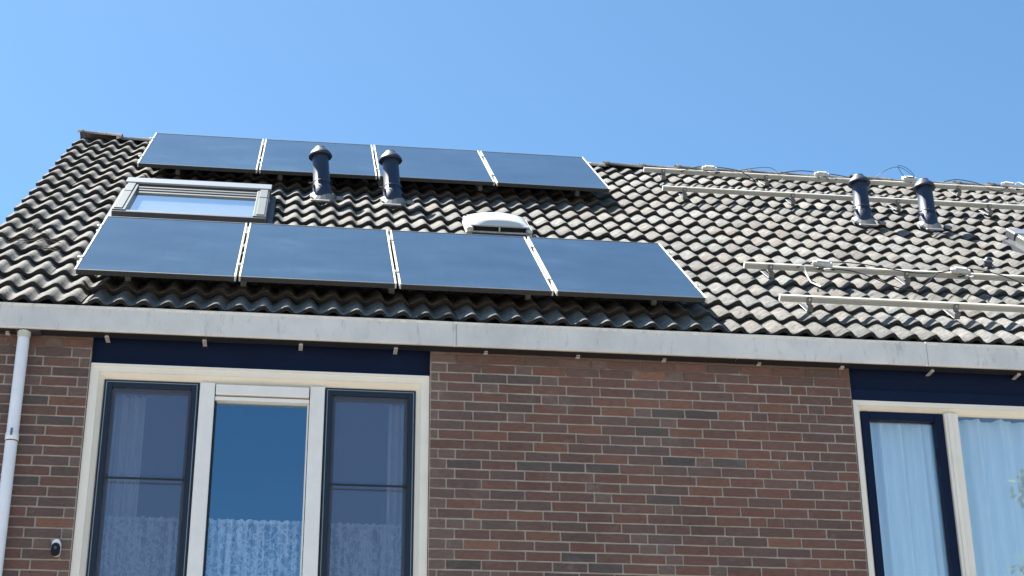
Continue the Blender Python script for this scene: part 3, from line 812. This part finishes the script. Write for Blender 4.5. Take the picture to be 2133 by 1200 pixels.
sheet('sheer_drape', -0.46, -0.30, ZL - 0.02, 3.58 + GZ, 0.27, 0.014, 3, 5, M_SHEER, 'narrow sheer drape at the brick wall side of the three-light window', 'curtain')
sheet('pleated_curtain', 2.64, 3.20, ZL - 0.02, 3.59 + GZ, 0.175, 0.024, 3.6, 6, M_CURTAIN, 'pale blue pleated curtain inside the narrow navy framed casement', 'curtain')
sheet('pleated_curtain', 3.24, W2X1 - 0.02, ZL - 0.02, 3.60 + GZ, 0.175, 0.026, 8, 7, M_CURTAIN, 'pale blue pleated curtain inside the wide fixed light at the picture edge', 'curtain')

# ------------------------------------------------------------------ gutter
GY = -0.112; GZ0, GZ1 = 3.871 + GZ, 4.033 + GZ
gut = empty('gutter', T(0, GY + 0.04, GZ0), 'long weathered zinc box gutter along the eaves of both houses', 'gutter')
def gutter_section(x0, x1):
    b = MB(); t = 0.004
    yb, yf = -0.035, GY
    prof = [(yf + 0.012, GZ1 - 0.004), (yf + 0.004, GZ1 + 0.004), (yf - 0.006, GZ1), (yf - 0.006, GZ1 - 0.010), (yf, GZ1 - 0.014), (yf + 0.004, GZ0 + 0.006), (yf + 0.010, GZ0), (yb, GZ0), (yb, GZ1 + 0.02)]
    inner = [(yf + 0.012, GZ1 - 0.012), (yf + 0.014, GZ0 + 0.008), (yb - t, GZ0 + 0.008), (yb - t, GZ1 + 0.02)]
    nseg = max(2, int((x1 - x0) / 0.25))
    rnd = random.Random(int(x0 * 100))
    k = b.mi(M_ZINC); rings = []
    for i in range(nseg + 1):
        x = x0 + (x1 - x0) * i / nseg; base = len(b.v); dy = rnd.uniform(-0.0018, 0.0018); dz = rnd.uniform(-0.0016, 0.0016)
        loop = prof + inner[::-1]
        for (y, z) in loop: b.v.append((x, y + (dy if y < -0.09 else 0), z + (dz if z > GZ0 + .05 else 0)))
        rings.append(base)
    m_ = len(prof) + len(inner)
    for r0, r1 in zip(rings, rings[1:]):
        for i in range(m_):
            j = (i + 1) % m_
            b.f.append((r0 + i, r1 + i, r1 + j, r0 + j)); b.m.append(k); b.smooth.append(False)
    for r0, fl in ((rings[0], 1), (rings[-1], 0)):
        f = tuple(r0 + i for i in range(m_)); b.f.append(f if fl else f[::-1]); b.m.append(k); b.smooth.append(False)
    return b.build('gutter_section', gut)
gutter_section(X_L + 0.02, -0.074); gutter_section(-0.070, 3.055); gutter_section(3.059, X_R)
for xj in (-0.072, 3.057):
    b = MB(); b.box(xj - 0.009, xj + 0.007, GY - 0.0035, GY + 0.0035, GZ0 + 0.002, GZ1 - 0.016, M_ZINC, bev=0.001)
    b.box(xj + 0.007, xj + 0.0095, GY - 0.002, GY + 0.002, GZ0 + 0.002, GZ1 - 0.016, M_RUBBER)
    b.build('joint_strip', gut)
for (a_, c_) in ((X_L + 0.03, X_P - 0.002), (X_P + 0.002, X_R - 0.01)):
    b = MB(); b.box(a_, c_, GY + 0.022, -0.002, GZ0 - 0.0035, GZ0 - 0.0005, M_RUBBER); b.build('gutter_shade_strip', gut)  # dark strip added to draw the shadow line below the gutter
for bx in (-2.846, -2.243, -1.643, -1.042, -0.441, 0.137, 0.737, 1.305, 1.939, 2.500, 3.118, 3.72, 4.32):
    b = MB(); b.box(bx - 0.013, bx + 0.013, -0.045 if (W1X0 < bx < W1X1 or bx > 2.45) else -0.03, 0.052 if (W1X0 < bx < W1X1 or bx > 2.53) else -0.002, GZ0 - 0.014, GZ0 - 0.009, M_STRAP)
    b.box(bx - 0.011, bx + 0.011, -0.044, -0.040, GZ0 - 0.009, GZ0 - 0.003, M_STRAP)
    b.build('bracket', gut)

# ------------------------------------------------------------------ drainpipe
dp = empty('drainpipe', T(-2.741, -0.06, 0), 'pale grey plastic drainpipe running down the brick wall from the gutter', 'drainpipe')
b = MB(); b.lathe([(0.0365, 3.19 + GZ), (0.0365, 3.80 + GZ), (0.034, 3.866 + GZ)], M_PVC, 28, T(-2.741, -0.06, 0), cap=False); b.build('upper_pipe', dp)
b = MB(); b.lathe([(0.0365, 0.0), (0.0365, 3.14 + GZ), (0.0375, 3.165 + GZ)], M_PVC, 28, T(-2.741, -0.06, 0), cap=False); b.build('lower_pipe', dp)
b = MB(); b.lathe([(0.0375, 3.155 + GZ), (0.0405, 3.158 + GZ), (0.0405, 3.198 + GZ), (0.0385, 3.204 + GZ)], M_PVC, 28, T(-2.741, -0.06, 0), cap=False)
b.lathe([(0.0385, 3.150 + GZ), (0.0395, 3.153 + GZ), (0.0385, 3.158 + GZ)], M_RUBBER, 28, T(-2.741, -0.06, 0), cap=False); b.build('socket', dp)
b = MB(); b.box(-2.747, -2.735, -0.104, -0.096, 3.18 + GZ, 3.225 + GZ, M_STEEL, bev=0.001); b.box(-2.75, -2.73, -0.03, 0.0, 3.17 + GZ, 3.19 + GZ, M_STEEL); b.build('clamp', dp)
b = MB(); b.lathe([(0.039, 3.82 + GZ), (0.042, 3.862 + GZ)], M_COLLAR, 28, T(-2.741, -0.06, 0), cap=False)
b.box(-2.79, -2.64, -0.09, -0.01, 3.859 + GZ, 3.865 + GZ, M_LEAD); b.build('outlet', dp)

# ------------------------------------------------------------------ security camera
cx_, cz_ = -2.417, 2.508 + GZ
sc = empty('security_camera', T(cx_, 0, cz_), 'small white security camera with black front on the brick wall beside the window', 'camera')
def capsule(b, x, y0, y1, z, w, h, mat, bev=0.004, segs=8):
    pts = []
    r = w / 2
    for i in range(segs + 1):
        a = math.pi * i / segs; pts.append((x + r * math.cos(a), z + h / 2 - r + r * math.sin(a)))
    for i in range(segs + 1):
        a = math.pi + math.pi * i / segs; pts.append((x + r * math.cos(a), z - h / 2 + r + r * math.sin(a)))
    n = len(pts); bi = len(b.v); k = b.mi(mat)
    b.v += [(px, y1, pz) for px, pz in pts] + [(px, y0 + bev, pz) for px, pz in pts] + [(x + (px - x) * 0.9, y0, z + (pz - z) * 0.94) for px, pz in pts]
    for L in (0, n):
        for i in range(n):
            j = (i + 1) % n
            b.f.append((bi + L + i, bi + L + j, bi + L + n + j, bi + L + n + i)); b.m.append(k); b.smooth.append(False)
    b.f.append(tuple(bi + 2 * n + i for i in reversed(range(n)))); b.m.append(k); b.smooth.append(False)
b = MB(); capsule(b, cx_, -0.062, -0.008, cz_ + 0.006, 0.050, 0.098, M_WPLAST, 0.008); b.build('housing', sc)
b = MB(); capsule(b, cx_, -0.074, -0.050, cz_ - 0.010, 0.051, 0.078, M_BLACK, 0.006); b.build('face', sc)
b = MB(); b.lathe([(0.009, 0), (0.009, 0.004), (0.006, 0.005)], M_LENS, 16, T(cx_, -0.074, cz_ - 0.002) @ Matrix.Rotation(R(90), 4, 'X')); b.build('lens', sc)
b = MB(); b.box(cx_ - 0.015, cx_ + 0.015, -0.012, 0.004, cz_ - 0.02, cz_ + 0.03, M_WPLAST, bev=0.002); b.build('wall_mount', sc)

# ------------------------------------------------------------------ solar panels
pgroup = 'solar panels on the end house roof'
def panel_meshes():
    f = MB(); th = 0.035; w = 0.011
    f.box(0, w, 0, PH, -th, 0, M_ALU, bev=0.001); f.box(PW - w, PW, 0, PH, -th, 0, M_ALU, bev=0.001)
    f.box(w, PW - w, 0.0, 0.006, -th, -0.004, M_RUBBER); f.box(w, PW - w, 0, 0.006, -0.004, -0.0003, M_STEEL); f.box(w, PW - w, PH - 0.008, PH, -th, -0.0003, M_STEEL)  # lower bar darker than the side bars: its shade is put into the colour
    gl = MB(); gl.box(w - 0.001, PW - w + 0.001, 0.005, PH - 0.006, -0.008, -0.0035, M_PV)
    gl.box(w, PW - w, 0.007, PH - 0.008, -0.012, -0.009, M_RUBBER)
    jb = MB(); jb.box(PW / 2 - 0.06, PW / 2 + 0.06, PH - 0.2, PH - 0.1, -0.03, -0.0125, M_BLACK)
    c = MB(); c.box(-0.017, 0.017, -0.02, 0.02, -0.001, 0.006, M_ALU, bev=0.0015); c.box(-0.005, 0.005, -0.005, 0.005, 0.004, 0.010, M_STEEL); c.box(-0.006, 0.006, -0.018, 0.018, -0.03, -0.001, M_ALU)
    return f.mesh('frame'), gl.mesh('glass'), jb.mesh('junction_box'), c.mesh('clamp')
PF, PGm, PJ, PC = panel_meshes()
ups = ['solar panel of the upper row nearest the verge, above the skylight', 'upper row solar panel behind the first dark flue pipe',
       'upper row solar panel just behind and right of the second flue pipe', 'upper row solar panel ending beside the bare tiles near the ridge']
lows = ['lower row solar panel nearest the verge, directly under the skylight', 'lower row solar panel between the skylight and the white dome, second from the verge',
        'lower row solar panel directly below the small white roof dome', 'lower row solar panel beside the bare tiles towards the empty rails']
for (x0, s0, labs) in ((PX0B, S2, ups), (PX0, 0.0, lows)):
    for i in range(4):
        x = x0 + i * (PW + PG)
        mw = ROOF @ T(x, s0 + random.uniform(-0.003, 0.003), random.uniform(-0.002, 0.001)) @ Matrix.Rotation(random.gauss(0, 0.002), 4, 'Y')
        p = empty('solar_panel', mw, labs[i], 'solar panel', pgroup)
        link('frame', PF, p, mw); link('glass', PGm, p, mw); link('junction_box', PJ, p, mw)
        for cs in (0.33, 1.31):
            if i < 3: link('clamp', PC, p, mw @ T(PW + PG / 2, cs, 0))
            if i == 0: link('clamp', PC, p, mw @ T(-0.008, cs, 0))
            if i == 3: link('clamp', PC, p, mw @ T(PW + 0.008, cs, 0))

# ------------------------------------------------------------------ mounting rails and hooks
RT = -0.036                                   # top of the rails
def hook_mesh():
    b = MB(); w = 0.019
    b.box(-w, w, -0.026, -0.021, -0.052, 0.0, M_STEEL, bev=0.001)
    b.box(-w, w, -0.075, -0.026, -0.058, -0.052, M_STEEL, bev=0.001)
    b.box(-w, w, -0.075, -0.069, -0.098, -0.058, M_STEEL, bev=0.001)
    b.box(-w, w, -0.069, 0.16, -0.104, -0.098, M_STEEL, bev=0.001)
    b.lathe([(0.008, 0), (0.008, 0.008)], M_ALU, 8, T(0, -0.026, -0.02) @ Matrix.Rotation(R(90), 4, 'X'))
    return b.mesh('hook')
HOOK = hook_mesh()
def rail(x0, x1, s, hooks, label, group):
    mw = ROOF @ T(x0, s, RT)
    r = empty('mounting_rail', mw, label, 'rail', group)
    L = x1 - x0; b = MB()
    # extruded channel: slot in the top, ridge line along the side
    prof = [(-0.02, -0.045), (0.02, -0.045), (0.02, 0.0), (0.007, 0.0), (0.007, -0.010), (-0.007, -0.010), (-0.007, 0.0), (-0.02, 0.0), (-0.02, -0.012), (-0.0185, -0.014), (-0.0185, -0.030), (-0.02, -0.032)]
    k = b.mi(M_RAIL); ka = b.mi(M_ALU); n = len(prof); b.v += [(0, y, z) for y, z in prof] + [(L, y, z) for y, z in prof]
    for i in range(n):
        j = (i + 1) % n; b.f.append((i, i + n, j + n, j)[::-1]); b.m.append(ka if 2 <= i <= 7 else k); b.smooth.append(False)
    b.f.append(tuple(range(n))); b.m.append(ka); b.smooth.append(False); b.f.append(tuple(reversed(range(n, 2 * n)))); b.m.append(ka); b.smooth.append(False)
    b.build('channel', r, mw)
    for hx in hooks: link('hook', HOOK, r, mw @ T(hx - x0, 0, 0) @ Matrix.Rotation(random.gauss(0, 0.03), 4, 'Z'))
    return r
rg = 'bare rails on the neighbouring roof'
NX = 2.255
rail(NX + 0.015, X_R - 0.05, 0.335, (2.48, 3.557, 4.60, 5.6), 'bare aluminium rail nearest the gutter on the neighbouring roof', rg)
rail(NX, X_R - 0.05, 1.300, (2.457, 3.528, 4.55, 5.6), 'bare aluminium rail with white plugs, second one up from the gutter', rg)
rail(NX - 0.02, X_R - 0.05, 4.345, (2.443, 3.483, 4.511, 5.42, 6.3), 'bare aluminium rail passing behind the two neighbouring flue pipes', rg)
rail(NX - 0.02, X_R - 0.05, 5.300, (2.43, 3.475, 4.52, 5.479, 6.3), 'bare aluminium rail just below the ridge, strung with cables', rg)
rg1 = 'rails carrying the solar panels'
PE = PX0 + 4 * PW + 3 * PG
rail(PX0 - 0.03, PE + 0.02, 0.34, (-2.203, -1.445, -0.45, 0.485, 1.365), 'rail under the downslope end of the lower row of solar panels', rg1)
rail(PX0 - 0.03, PE + 0.02, 1.31, (-2.2, -1.3, -0.4, 0.5, 1.4), 'rail under the upslope end of the lower row of solar panels', rg1)
rail(PX0B - 0.03, PE + 0.005, S2 + 0.34, (-2.2, -1.3, -0.4, 0.5, 1.4), 'rail under the downslope end of the upper row of solar panels', rg1)
rail(PX0B - 0.03, PE + 0.005, S2 + 1.31, (-2.2, -1.3, -0.4, 0.5, 1.4), 'rail under the upslope end of the upper row of solar panels', rg1)

# ------------------------------------------------------------------ cables and white connector packs on the bare rails
def cable(pts, label, r=0.0045, grp='cables on the neighbouring roof'):
    # Catmull-Rom through roof coordinates
    P = [Vector(p) for p in pts]; out = []
    for i in range(len(P) - 1):
        p0 = P[max(i - 1, 0)]; p1 = P[i]; p2 = P[i + 1]; p3 = P[min(i + 2, len(P) - 1)]
        for t in [q / 8 for q in range(8)]:
            out.append(0.5 * ((2 * p1) + (-p0 + p2) * t + (2 * p0 - 5 * p1 + 4 * p2 - p3) * t * t + (-p0 + 3 * p1 - 3 * p2 + p3) * t ** 3))
    out.append(P[-1])
    b = MB(); b.tube(out, r, M_CABLE, 6)
    return tag(b.build('cable', None, ROOF), label, 'cable', grp)
cable([(2.66, 1.27, -0.05), (2.78, 1.33, -0.02), (2.95, 1.36, -0.015), (3.15, 1.33, -0.01), (3.35, 1.27, -0.02), (3.55, 1.20, -0.03), (3.75, 1.20, -0.02), (3.9, 1.28, -0.01), (4.05, 1.31, -0.005), (4.25, 1.22, -0.02), (4.5, 1.10, -0.08), (4.8, 1.12, -0.09), (5.2, 1.25, -0.03), (5.9, 1.32, -0.03), (6.5, 1.3, -0.03)], 'long black cable snaking along the second bare rail from the gutter')
cable([(2.92, 1.20, -0.03), (3.08, 1.18, -0.04), (3.2, 1.08, -0.06), (3.35, 1.0, -0.10), (3.5, 1.0, -0.12), (3.6, 1.06, -0.09), (3.75, 1.22, -0.03)], 'short black cable looping onto the tiles between two white plugs')
cable([(2.6, 5.26, -0.05), (2.8, 5.36, -0.01), (2.98, 5.40, -0.01), (3.2, 5.30, -0.02), (3.35, 5.16, -0.09)], 'black cable arching over the top rail beside its first hook')
cable([(3.2, 5.36, -0.03), (3.4, 5.42, 0.0), (3.55, 5.36, 0.015), (3.62, 5.18, -0.06)], 'thin cable hoop over the second hook of the top rail', 0.003)
cable([(3.6, 5.34, -0.03), (3.85, 5.40, 0.0), (4.05, 5.42, -0.01), (4.2, 5.34, -0.01), (4.45, 5.26, -0.03), (4.6, 5.35, -0.03)], 'black cable along the top rail towards the flue pipe')
cable([(4.62, 5.32, -0.02), (4.72, 5.36, 0.06), (4.86, 5.36, 0.10), (5.0, 5.34, 0.03), (5.03, 5.3, -0.02)], 'wiry cable loop standing up against the sky between the flue pipes', 0.0028)
cable([(4.86, 5.34, 0.08), (4.85, 5.38, 0.115), (4.93, 5.36, 0.10), (5.01, 5.33, 0.04), (5.0, 5.3, 0.01), (4.9, 5.32, 0.03), (4.86, 5.34, 0.08)], 'small tangled cable coil on top of the wiry loop against the sky', 0.0028)
cable([(5.35, 5.35, -0.02), (5.5, 5.40, 0.0), (5.7, 5.38, -0.02), (5.85, 5.2, -0.06), (6.0, 5.28, -0.03)], 'black cable at the far end of the top rail')
def connector(x, s, h, rz, label, n=3):
    mw = ROOF @ T(x, s, h) @ Matrix.Rotation(rz, 4, 'Z')
    c = empty('cable_connector', mw, label, 'connector', 'white connector packs on the bare rails')
    rnd = random.Random(int(x * 100))
    b = MB(); b.box(-0.075, 0.075, -0.03, 0.03, -0.014, 0.018, M_CONN, bev=0.006); b.box(-0.045, 0.05, -0.02, 0.034, 0.016, 0.028, M_CONN, bev=0.004)
    b.build('body', c, mw)
    for k in range(n):
        m2 = mw @ T(rnd.uniform(-0.02, 0.11), -0.05 - 0.02 * k, -0.02) @ Matrix.Rotation(rnd.uniform(-0.9, 0.9), 4, 'Z')
        b = MB(); b.box(-0.03, 0.03, -0.009, 0.009, -0.009, 0.009, M_CONN if k % 2 == 0 else M_CABLE, bev=0.002); b.lathe([(0.006, -0.05), (0.006, 0.05)], M_CABLE, 8, Matrix.Rotation(R(90), 4, 'Y'))
        b.build('plug', c, m2)
connector(2.86, 1.285, -0.018, -0.25, 'white connector pack on the second bare rail near its first hook')
connector(3.95, 1.27, -0.018, -0.15, 'white connector pack on the second bare rail near the picture edge')
connector(2.90, 5.31, -0.015, -0.1, 'white connector pack on the top rail nearest the solar panels')
connector(4.06, 5.33, -0.015, -0.1, 'white connector pack on the top rail just before the flue pipe')
connector(4.97, 5.33, -0.01, 0.1, 'white connector pack on the top rail under the wiry loop', 1)
connector(6.02, 5.32, -0.012, -0.5, 'white connector pack at the far end of the top rail')
# white cable tails
def tail(pts, label):
    b = MB(); b.tube(pts, 0.006, M_WPLAST, 6); tag(b.build('cable_tail', None, ROOF), label, 'cable', 'white cable tails')
tail([(2.70, 1.22, -0.03), (2.695, 1.12, -0.07), (2.70, 1.02, -0.10), (2.76, 0.96, -0.115)], 'white cable tail hanging below the second bare rail onto the tiles')
tail([(6.04, 5.30, -0.01), (6.12, 5.32, 0.02), (6.18, 5.2, 0.0), (6.12, 5.0, -0.07), (6.0, 4.9, -0.11), (5.86, 4.92, -0.12)], 'white cable tail curling down from the far end of the top rail')

# ------------------------------------------------------------------ flue pipes
vg = 'dark flue pipes through the roofs'
def flue(x, s, h, lean_x, lean_y, label):
    base = W(x, s, H0 - 0.02)
    mw = T(*base) @ Matrix.Rotation(lean_y, 4, 'X') @ Matrix.Rotation(lean_x, 4, 'Y')
    v = empty('flue_pipe', mw, label, 'flue pipe', vg)
    b = MB(); r = 0.073
    b.lathe([(r + 0.008, -0.12), (r + 0.008, 0.115), (r, 0.122), (r - 0.004, h - 0.07), (r - 0.004, h - 0.03)], M_VENT, 32, mw=None, cap=True)
    b.build('pipe', v, mw)
    b = MB(); cr = 0.101
    b.lathe([(cr - 0.03, h - 0.080), (cr - 0.002, h - 0.092), (cr + 0.002, h - 0.086), (cr - 0.002, h - 0.072), (cr - 0.018, h - 0.044), (cr - 0.042, h - 0.020), (0.048, h - 0.010), (0.047, h - 0.001), (0.03, h + 0.004), (0.002, h + 0.006)], M_VENT, 32, cap=True)
    b.build('cap', v, mw)
    b = MB(); b.lathe([(r + 0.010, 0.150), (r + 0.012, 0.153), (r + 0.012, 0.160), (r + 0.008, 0.163)], M_VENT, 32, cap=False)
    b.box(-r - 0.04, -r + 0.005, -0.045, -0.036, 0.143, 0.149, M_FLASH); b.box(-r - 0.012, -r + 0.002, -0.05, -0.03, 0.105, 0.125, M_STEEL)
    b.build('clamp', v, mw)
    # curved flashing apron dressed over the tiles, in the roof plane
    m2 = ROOF @ T(x, s, H0 + 0.012)
    b = MB(); n = 14; ri = r + 0.006; ro = 0.108
    for i in range(n):
        a0, a1 = 2 * math.pi * i / n, 2 * math.pi * (i + 1) / n
        def P(rad, a, up): return (rad * math.cos(a), rad * 1.25 * math.sin(a), up + 0.012 * math.sin(2 * math.pi * (rad * math.cos(a)) / TW))
        b.quad([P(ri, a0, 0.03), P(ro, a0, -0.002), P(ro, a1, -0.002), P(ri, a1, 0.03)], M_FLASH, True)
        b.quad([P(ro, a0, -0.002), P(ro + 0.004, a0, -0.02), P(ro + 0.004, a1, -0.02), P(ro, a1, -0.002)], M_FLASH, True)
    b.build('flashing', v, m2)
    b = MB(); b.box(0.115, 0.175, -0.10, -0.03, -0.012, 0.012, M_FLASH, bev=0.004); b.box(-0.10, 0.06, -0.20, -0.165, -0.01, 0.004, M_FLASH, bev=0.004); b.build('flashing_flap', v, m2)
    return v
flue(-0.918, 3.40, 0.50, -0.085, 0.0, 'dark flue pipe with domed cap nearer the skylight')
flue(-0.315, 3.38, 0.50, -0.075, 0.0, 'dark flue pipe with domed cap nearer the small white dome')
flue(3.945, 3.58, 0.49, -0.01, 0.0, 'dark flue pipe on the neighbouring roof, the one nearer the solar panels')
flue(4.55, 3.54, 0.49, -0.01, 0.0, 'dark flue pipe on the neighbouring roof, the one nearer the picture edge')

# ------------------------------------------------------------------ roof windows
def skylight(parent, box, visible_all=True):
    x0, x1, s0, s1 = box; w = x1 - x0; L = s1 - s0
    mw = ROOF @ T(x0, s0, 0)
    b = MB()
    b.box(0.0, 0.10, 0.03, L, -0.13, -0.048, M_VELUX, bev=0.004); b.box(w - 0.10, w, 0.03, L, -0.13, -0.048, M_VELUX, bev=0.004)
    b.box(0.012, 0.075, 0.06, L * 0.60, -0.048, -0.040, M_VELUX, bev=0.002); b.box(w - 0.075, w - 0.012, 0.06, L * 0.60, -0.048, -0.040, M_VELUX, bev=0.002)
    b.box(0.012, 0.075, L * 0.61, L - 0.02, -0.048, -0.038, M_VELUX, bev=0.002); b.box(w - 0.075, w - 0.012, L * 0.61, L - 0.02, -0.048, -0.038, M_VELUX, bev=0.002)
    b.box(0.0, w, 0.0, 0.045, -0.14, -0.058, M_VELUXD, bev=0.004); b.box(0.10, w - 0.10, 0.045, 0.075, -0.13, -0.060, M_VELUX, bev=0.002)
    b.box(-0.02, w + 0.02, -0.30, 0.0, -0.150, -0.112, M_LEAD, bev=0.003)
    b.box(-0.05, -0.002, -0.02, L, -0.175, -0.12, M_LEAD); b.box(w + 0.002, w + 0.05, -0.02, L, -0.175, -0.12, M_LEAD)
    sk = b.build('skylight', parent, mw)
    b = MB(); b.box(0.09, w - 0.09, 0.075, L * 0.86, -0.092, -0.086, M_SKYGLASS); b.build('pane', sk, mw)
    b = MB(); b.box(0.095, w - 0.095, 0.06, L, -0.135, -0.125, M_WPLAST); 
    b.box(0.085, 0.099, 0.06, L, -0.36, -0.10, M_WOODB); b.box(w - 0.099, w - 0.085, 0.06, L, -0.36, -0.10, M_WOODB); b.build('lining', sk, mw)
    for (a, c, h0, h1, mt) in ((0.70, 0.745, -0.10, -0.074, M_VELUX), (0.755, 0.80, -0.10, -0.066, M_VELUXD), (0.81, 0.85, -0.10, -0.058, M_VELUX), (0.86, 0.885, -0.10, -0.055, M_VELUXD)):
        b = MB(); b.box(0.095, w - 0.095, L * a, L * c, h0, h1, mt, bev=0.003); b.build('head_ledge', sk, mw)
    b = MB(); b.box(-0.01, w + 0.01, L * 0.89, L + 0.05, -0.10, -0.037, M_VELUXD, bev=0.004)
    b.box(-0.012, w + 0.012, L * 0.89 - 0.004, L + 0.05, -0.037, -0.030, M_PALEALU, bev=0.002); b.box(-0.012, w + 0.012, L * 0.89 - 0.008, L * 0.89 - 0.002, -0.045, -0.031, M_PALEALU)
    b.build('hood', sk, mw)
    return sk
skylight(roof1.parent, SKY_A); skylight(roof2.parent, SKY_B)

# ventilating roof dome
def roof_dome(parent, box):
    x0, x1, s0, s1 = box; w = x1 - x0; L = s1 - s0; mw = ROOF @ T(x0, s0, -0.088)
    b = MB()
    b.box(-0.03, w + 0.03, 0.0, L + 0.03, -0.045, -0.012, M_CONN, bev=0.008)        # skirt
    b.box(-0.03, 0.02, -0.05, L, -0.012, 0.030, M_CONN, bev=0.008); b.box(w - 0.02, w + 0.03, -0.02, L, -0.012, 0.018, M_CONN, bev=0.008)
    b.box(0.02, w - 0.02, 0.0, 0.02, 0.030, 0.040, M_CONN, bev=0.002); b.box(w / 2 - 0.006, w / 2 + 0.006, 0.0, 0.02, -0.010, 0.030, M_CONN)
    b.box(0.02, w - 0.02, 0.03, 0.035, -0.012, 0.034, M_BLACK); b.box(0.02, w - 0.02, -0.06, 0.0, -0.045, -0.02, M_LEAD)
    d = b.build('roof_dome', parent, mw)
    b = MB(); k = b.mi(M_ACRYL); nx, ny = 22, 12; n1 = nx + 1
    for j in range(ny + 1):
        v = j / ny
        for i in range(nx + 1):
            u = i / nx
            prof = (1 - abs(2 * u - 1) ** 2.4) ** 0.8 * (1 - abs(2 * v - 1) ** 5) ** 0.7 if 0 < v < 1 and 0 < u < 1 else 0
            b.v.append((0.0 + w * u, 0.005 + (L - 0.01) * v, 0.040 + 0.050 * prof))
    for j in range(ny):
        for i in range(nx):
            b.f.append((j * n1 + i, j * n1 + i + 1, (j + 1) * n1 + i + 1, (j + 1) * n1 + i)); b.m.append(k); b.smooth.append(True)
    b.box(0.0, w, 0.0, L, 0.032, 0.041, M_ACRYL, bev=0.003)
    b.build('dome', d, mw)
roof_dome(roof1.parent, DOME_A)

# small dark pipe stub on the neighbouring roof, low on the slope
mw = ROOF @ T(4.53, 2.12, H0)
st = empty('vent_stub', mw, 'small dark vent stub with pale rim sitting on the neighbouring tiles', 'vent')
b = MB(); b.lathe([(0.035, -0.03), (0.033, 0.03), (0.024, 0.045), (0.0, 0.048)], M_VENT, 16, cap=False); b.build('stub', st, mw)
b = MB(); b.lathe([(0.042, 0.016), (0.044, 0.022), (0.034, 0.03)], M_FLASH, 16, cap=False); b.build('rim', st, mw)

# ------------------------------------------------------------------ tree behind the viewer, mirrored in the window glass
def tree(x, y, h, cr, seed):
    rnd = random.Random(seed)
    t = empty('garden_tree', T(x, y, 0), 'leafy green garden tree mirrored in the window at the picture edge', 'tree')
    b = MB()
    def limb(p, q, r0, r1, n=5):
        P = [p.lerp(q, i / n) + Vector((rnd.uniform(-.06, .06), rnd.uniform(-.06, .06), 0)) * (0 if i in (0,) else 1) for i in range(n + 1)]
        bi = len(b.v); k = b.mi(M_BARK); sg = 8
        for i, c in enumerate(P):
            r = r0 + (r1 - r0) * i / n
            for s in range(sg):
                a = s / sg * 6.283; b.v.append((c.x + r * math.cos(a), c.y + r * math.sin(a), c.z))
        for i in range(n):
            for s in range(sg):
                s2 = (s + 1) % sg; b.f.append((bi + i * sg + s, bi + i * sg + s2, bi + (i + 1) * sg + s2, bi + (i + 1) * sg + s)); b.m.append(k); b.smooth.append(True)
        return P[-1]
    top = limb(Vector((0, 0, 0)), Vector((0.1, 0.1, h * 0.5)), 0.2, 0.12)
    for i in range(9):
        a = i * 2.4; limb(Vector((0.05, 0.05, h * (0.3 + 0.04 * i))), Vector((cr * .7 * math.cos(a), cr * .7 * math.sin(a), h * (0.5 + 0.045 * i))), 0.07, 0.02)
    b.build('trunk', t, T(x, y, 0))
    b = MB(); k = b.mi(M_LEAF)
    cl = []
    for i in range(46):
        a = rnd.uniform(0, 6.283); z = rnd.uniform(-1, 1); rr = math.sqrt(1 - z * z) * rnd.uniform(.45, 1)
        cl.append((Vector((cr * rr * math.cos(a), cr * rr * math.sin(a), h * 0.66 + z * h * 0.32)), rnd.uniform(.35, .75)))
    for c, r in cl:
        for j in range(190):
            d = Vector((rnd.gauss(0, 1), rnd.gauss(0, 1), rnd.gauss(0, 1))).normalized() * r * rnd.uniform(.5, 1)
            p = c + d; s = rnd.uniform(.05, .09)
            u = Vector((rnd.gauss(0, 1), rnd.gauss(0, 1), rnd.gauss(0, 1))).normalized(); w = u.cross(Vector((rnd.gauss(0, 1), rnd.gauss(0, 1), rnd.gauss(0, 1)))).normalized()
            b.quad([p - u * s, p - w * s * .5, p + u * s, p + w * s * .5], M_LEAF)
    b.build('crown', t, T(x, y, 0))
tree(12.3, -15.5, 10.4, 2.1, 3)

# ------------------------------------------------------------------ dry twigs caught on the tiles near the verge
rnd = random.Random(5); b = MB()
for (tx, ts) in ((-3.05, 1.55), (-2.98, 1.30), (-2.86, 1.02), (-3.10, 1.22)):
    for k in range(9):
        a = rnd.uniform(-0.9, 0.9); L_ = rnd.uniform(0.04, 0.11); x_ = tx + rnd.gauss(0, 0.05); s_ = ts + rnd.gauss(0, 0.04)
        b.tube([(x_, s_, H0 - 0.004), (x_ + L_ * 0.5 * math.cos(a), s_ + L_ * 0.5 * math.sin(a), H0 + rnd.uniform(0.0, 0.02)), (x_ + L_ * math.cos(a + .3), s_ + L_ * math.sin(a + .3), H0 + 0.004)], 0.0022, M_BARK, 4)
tag(b.build('twigs', None, ROOF), 'dry twigs and straw caught on the tiles near the verge', 'twigs', None, 'stuff')
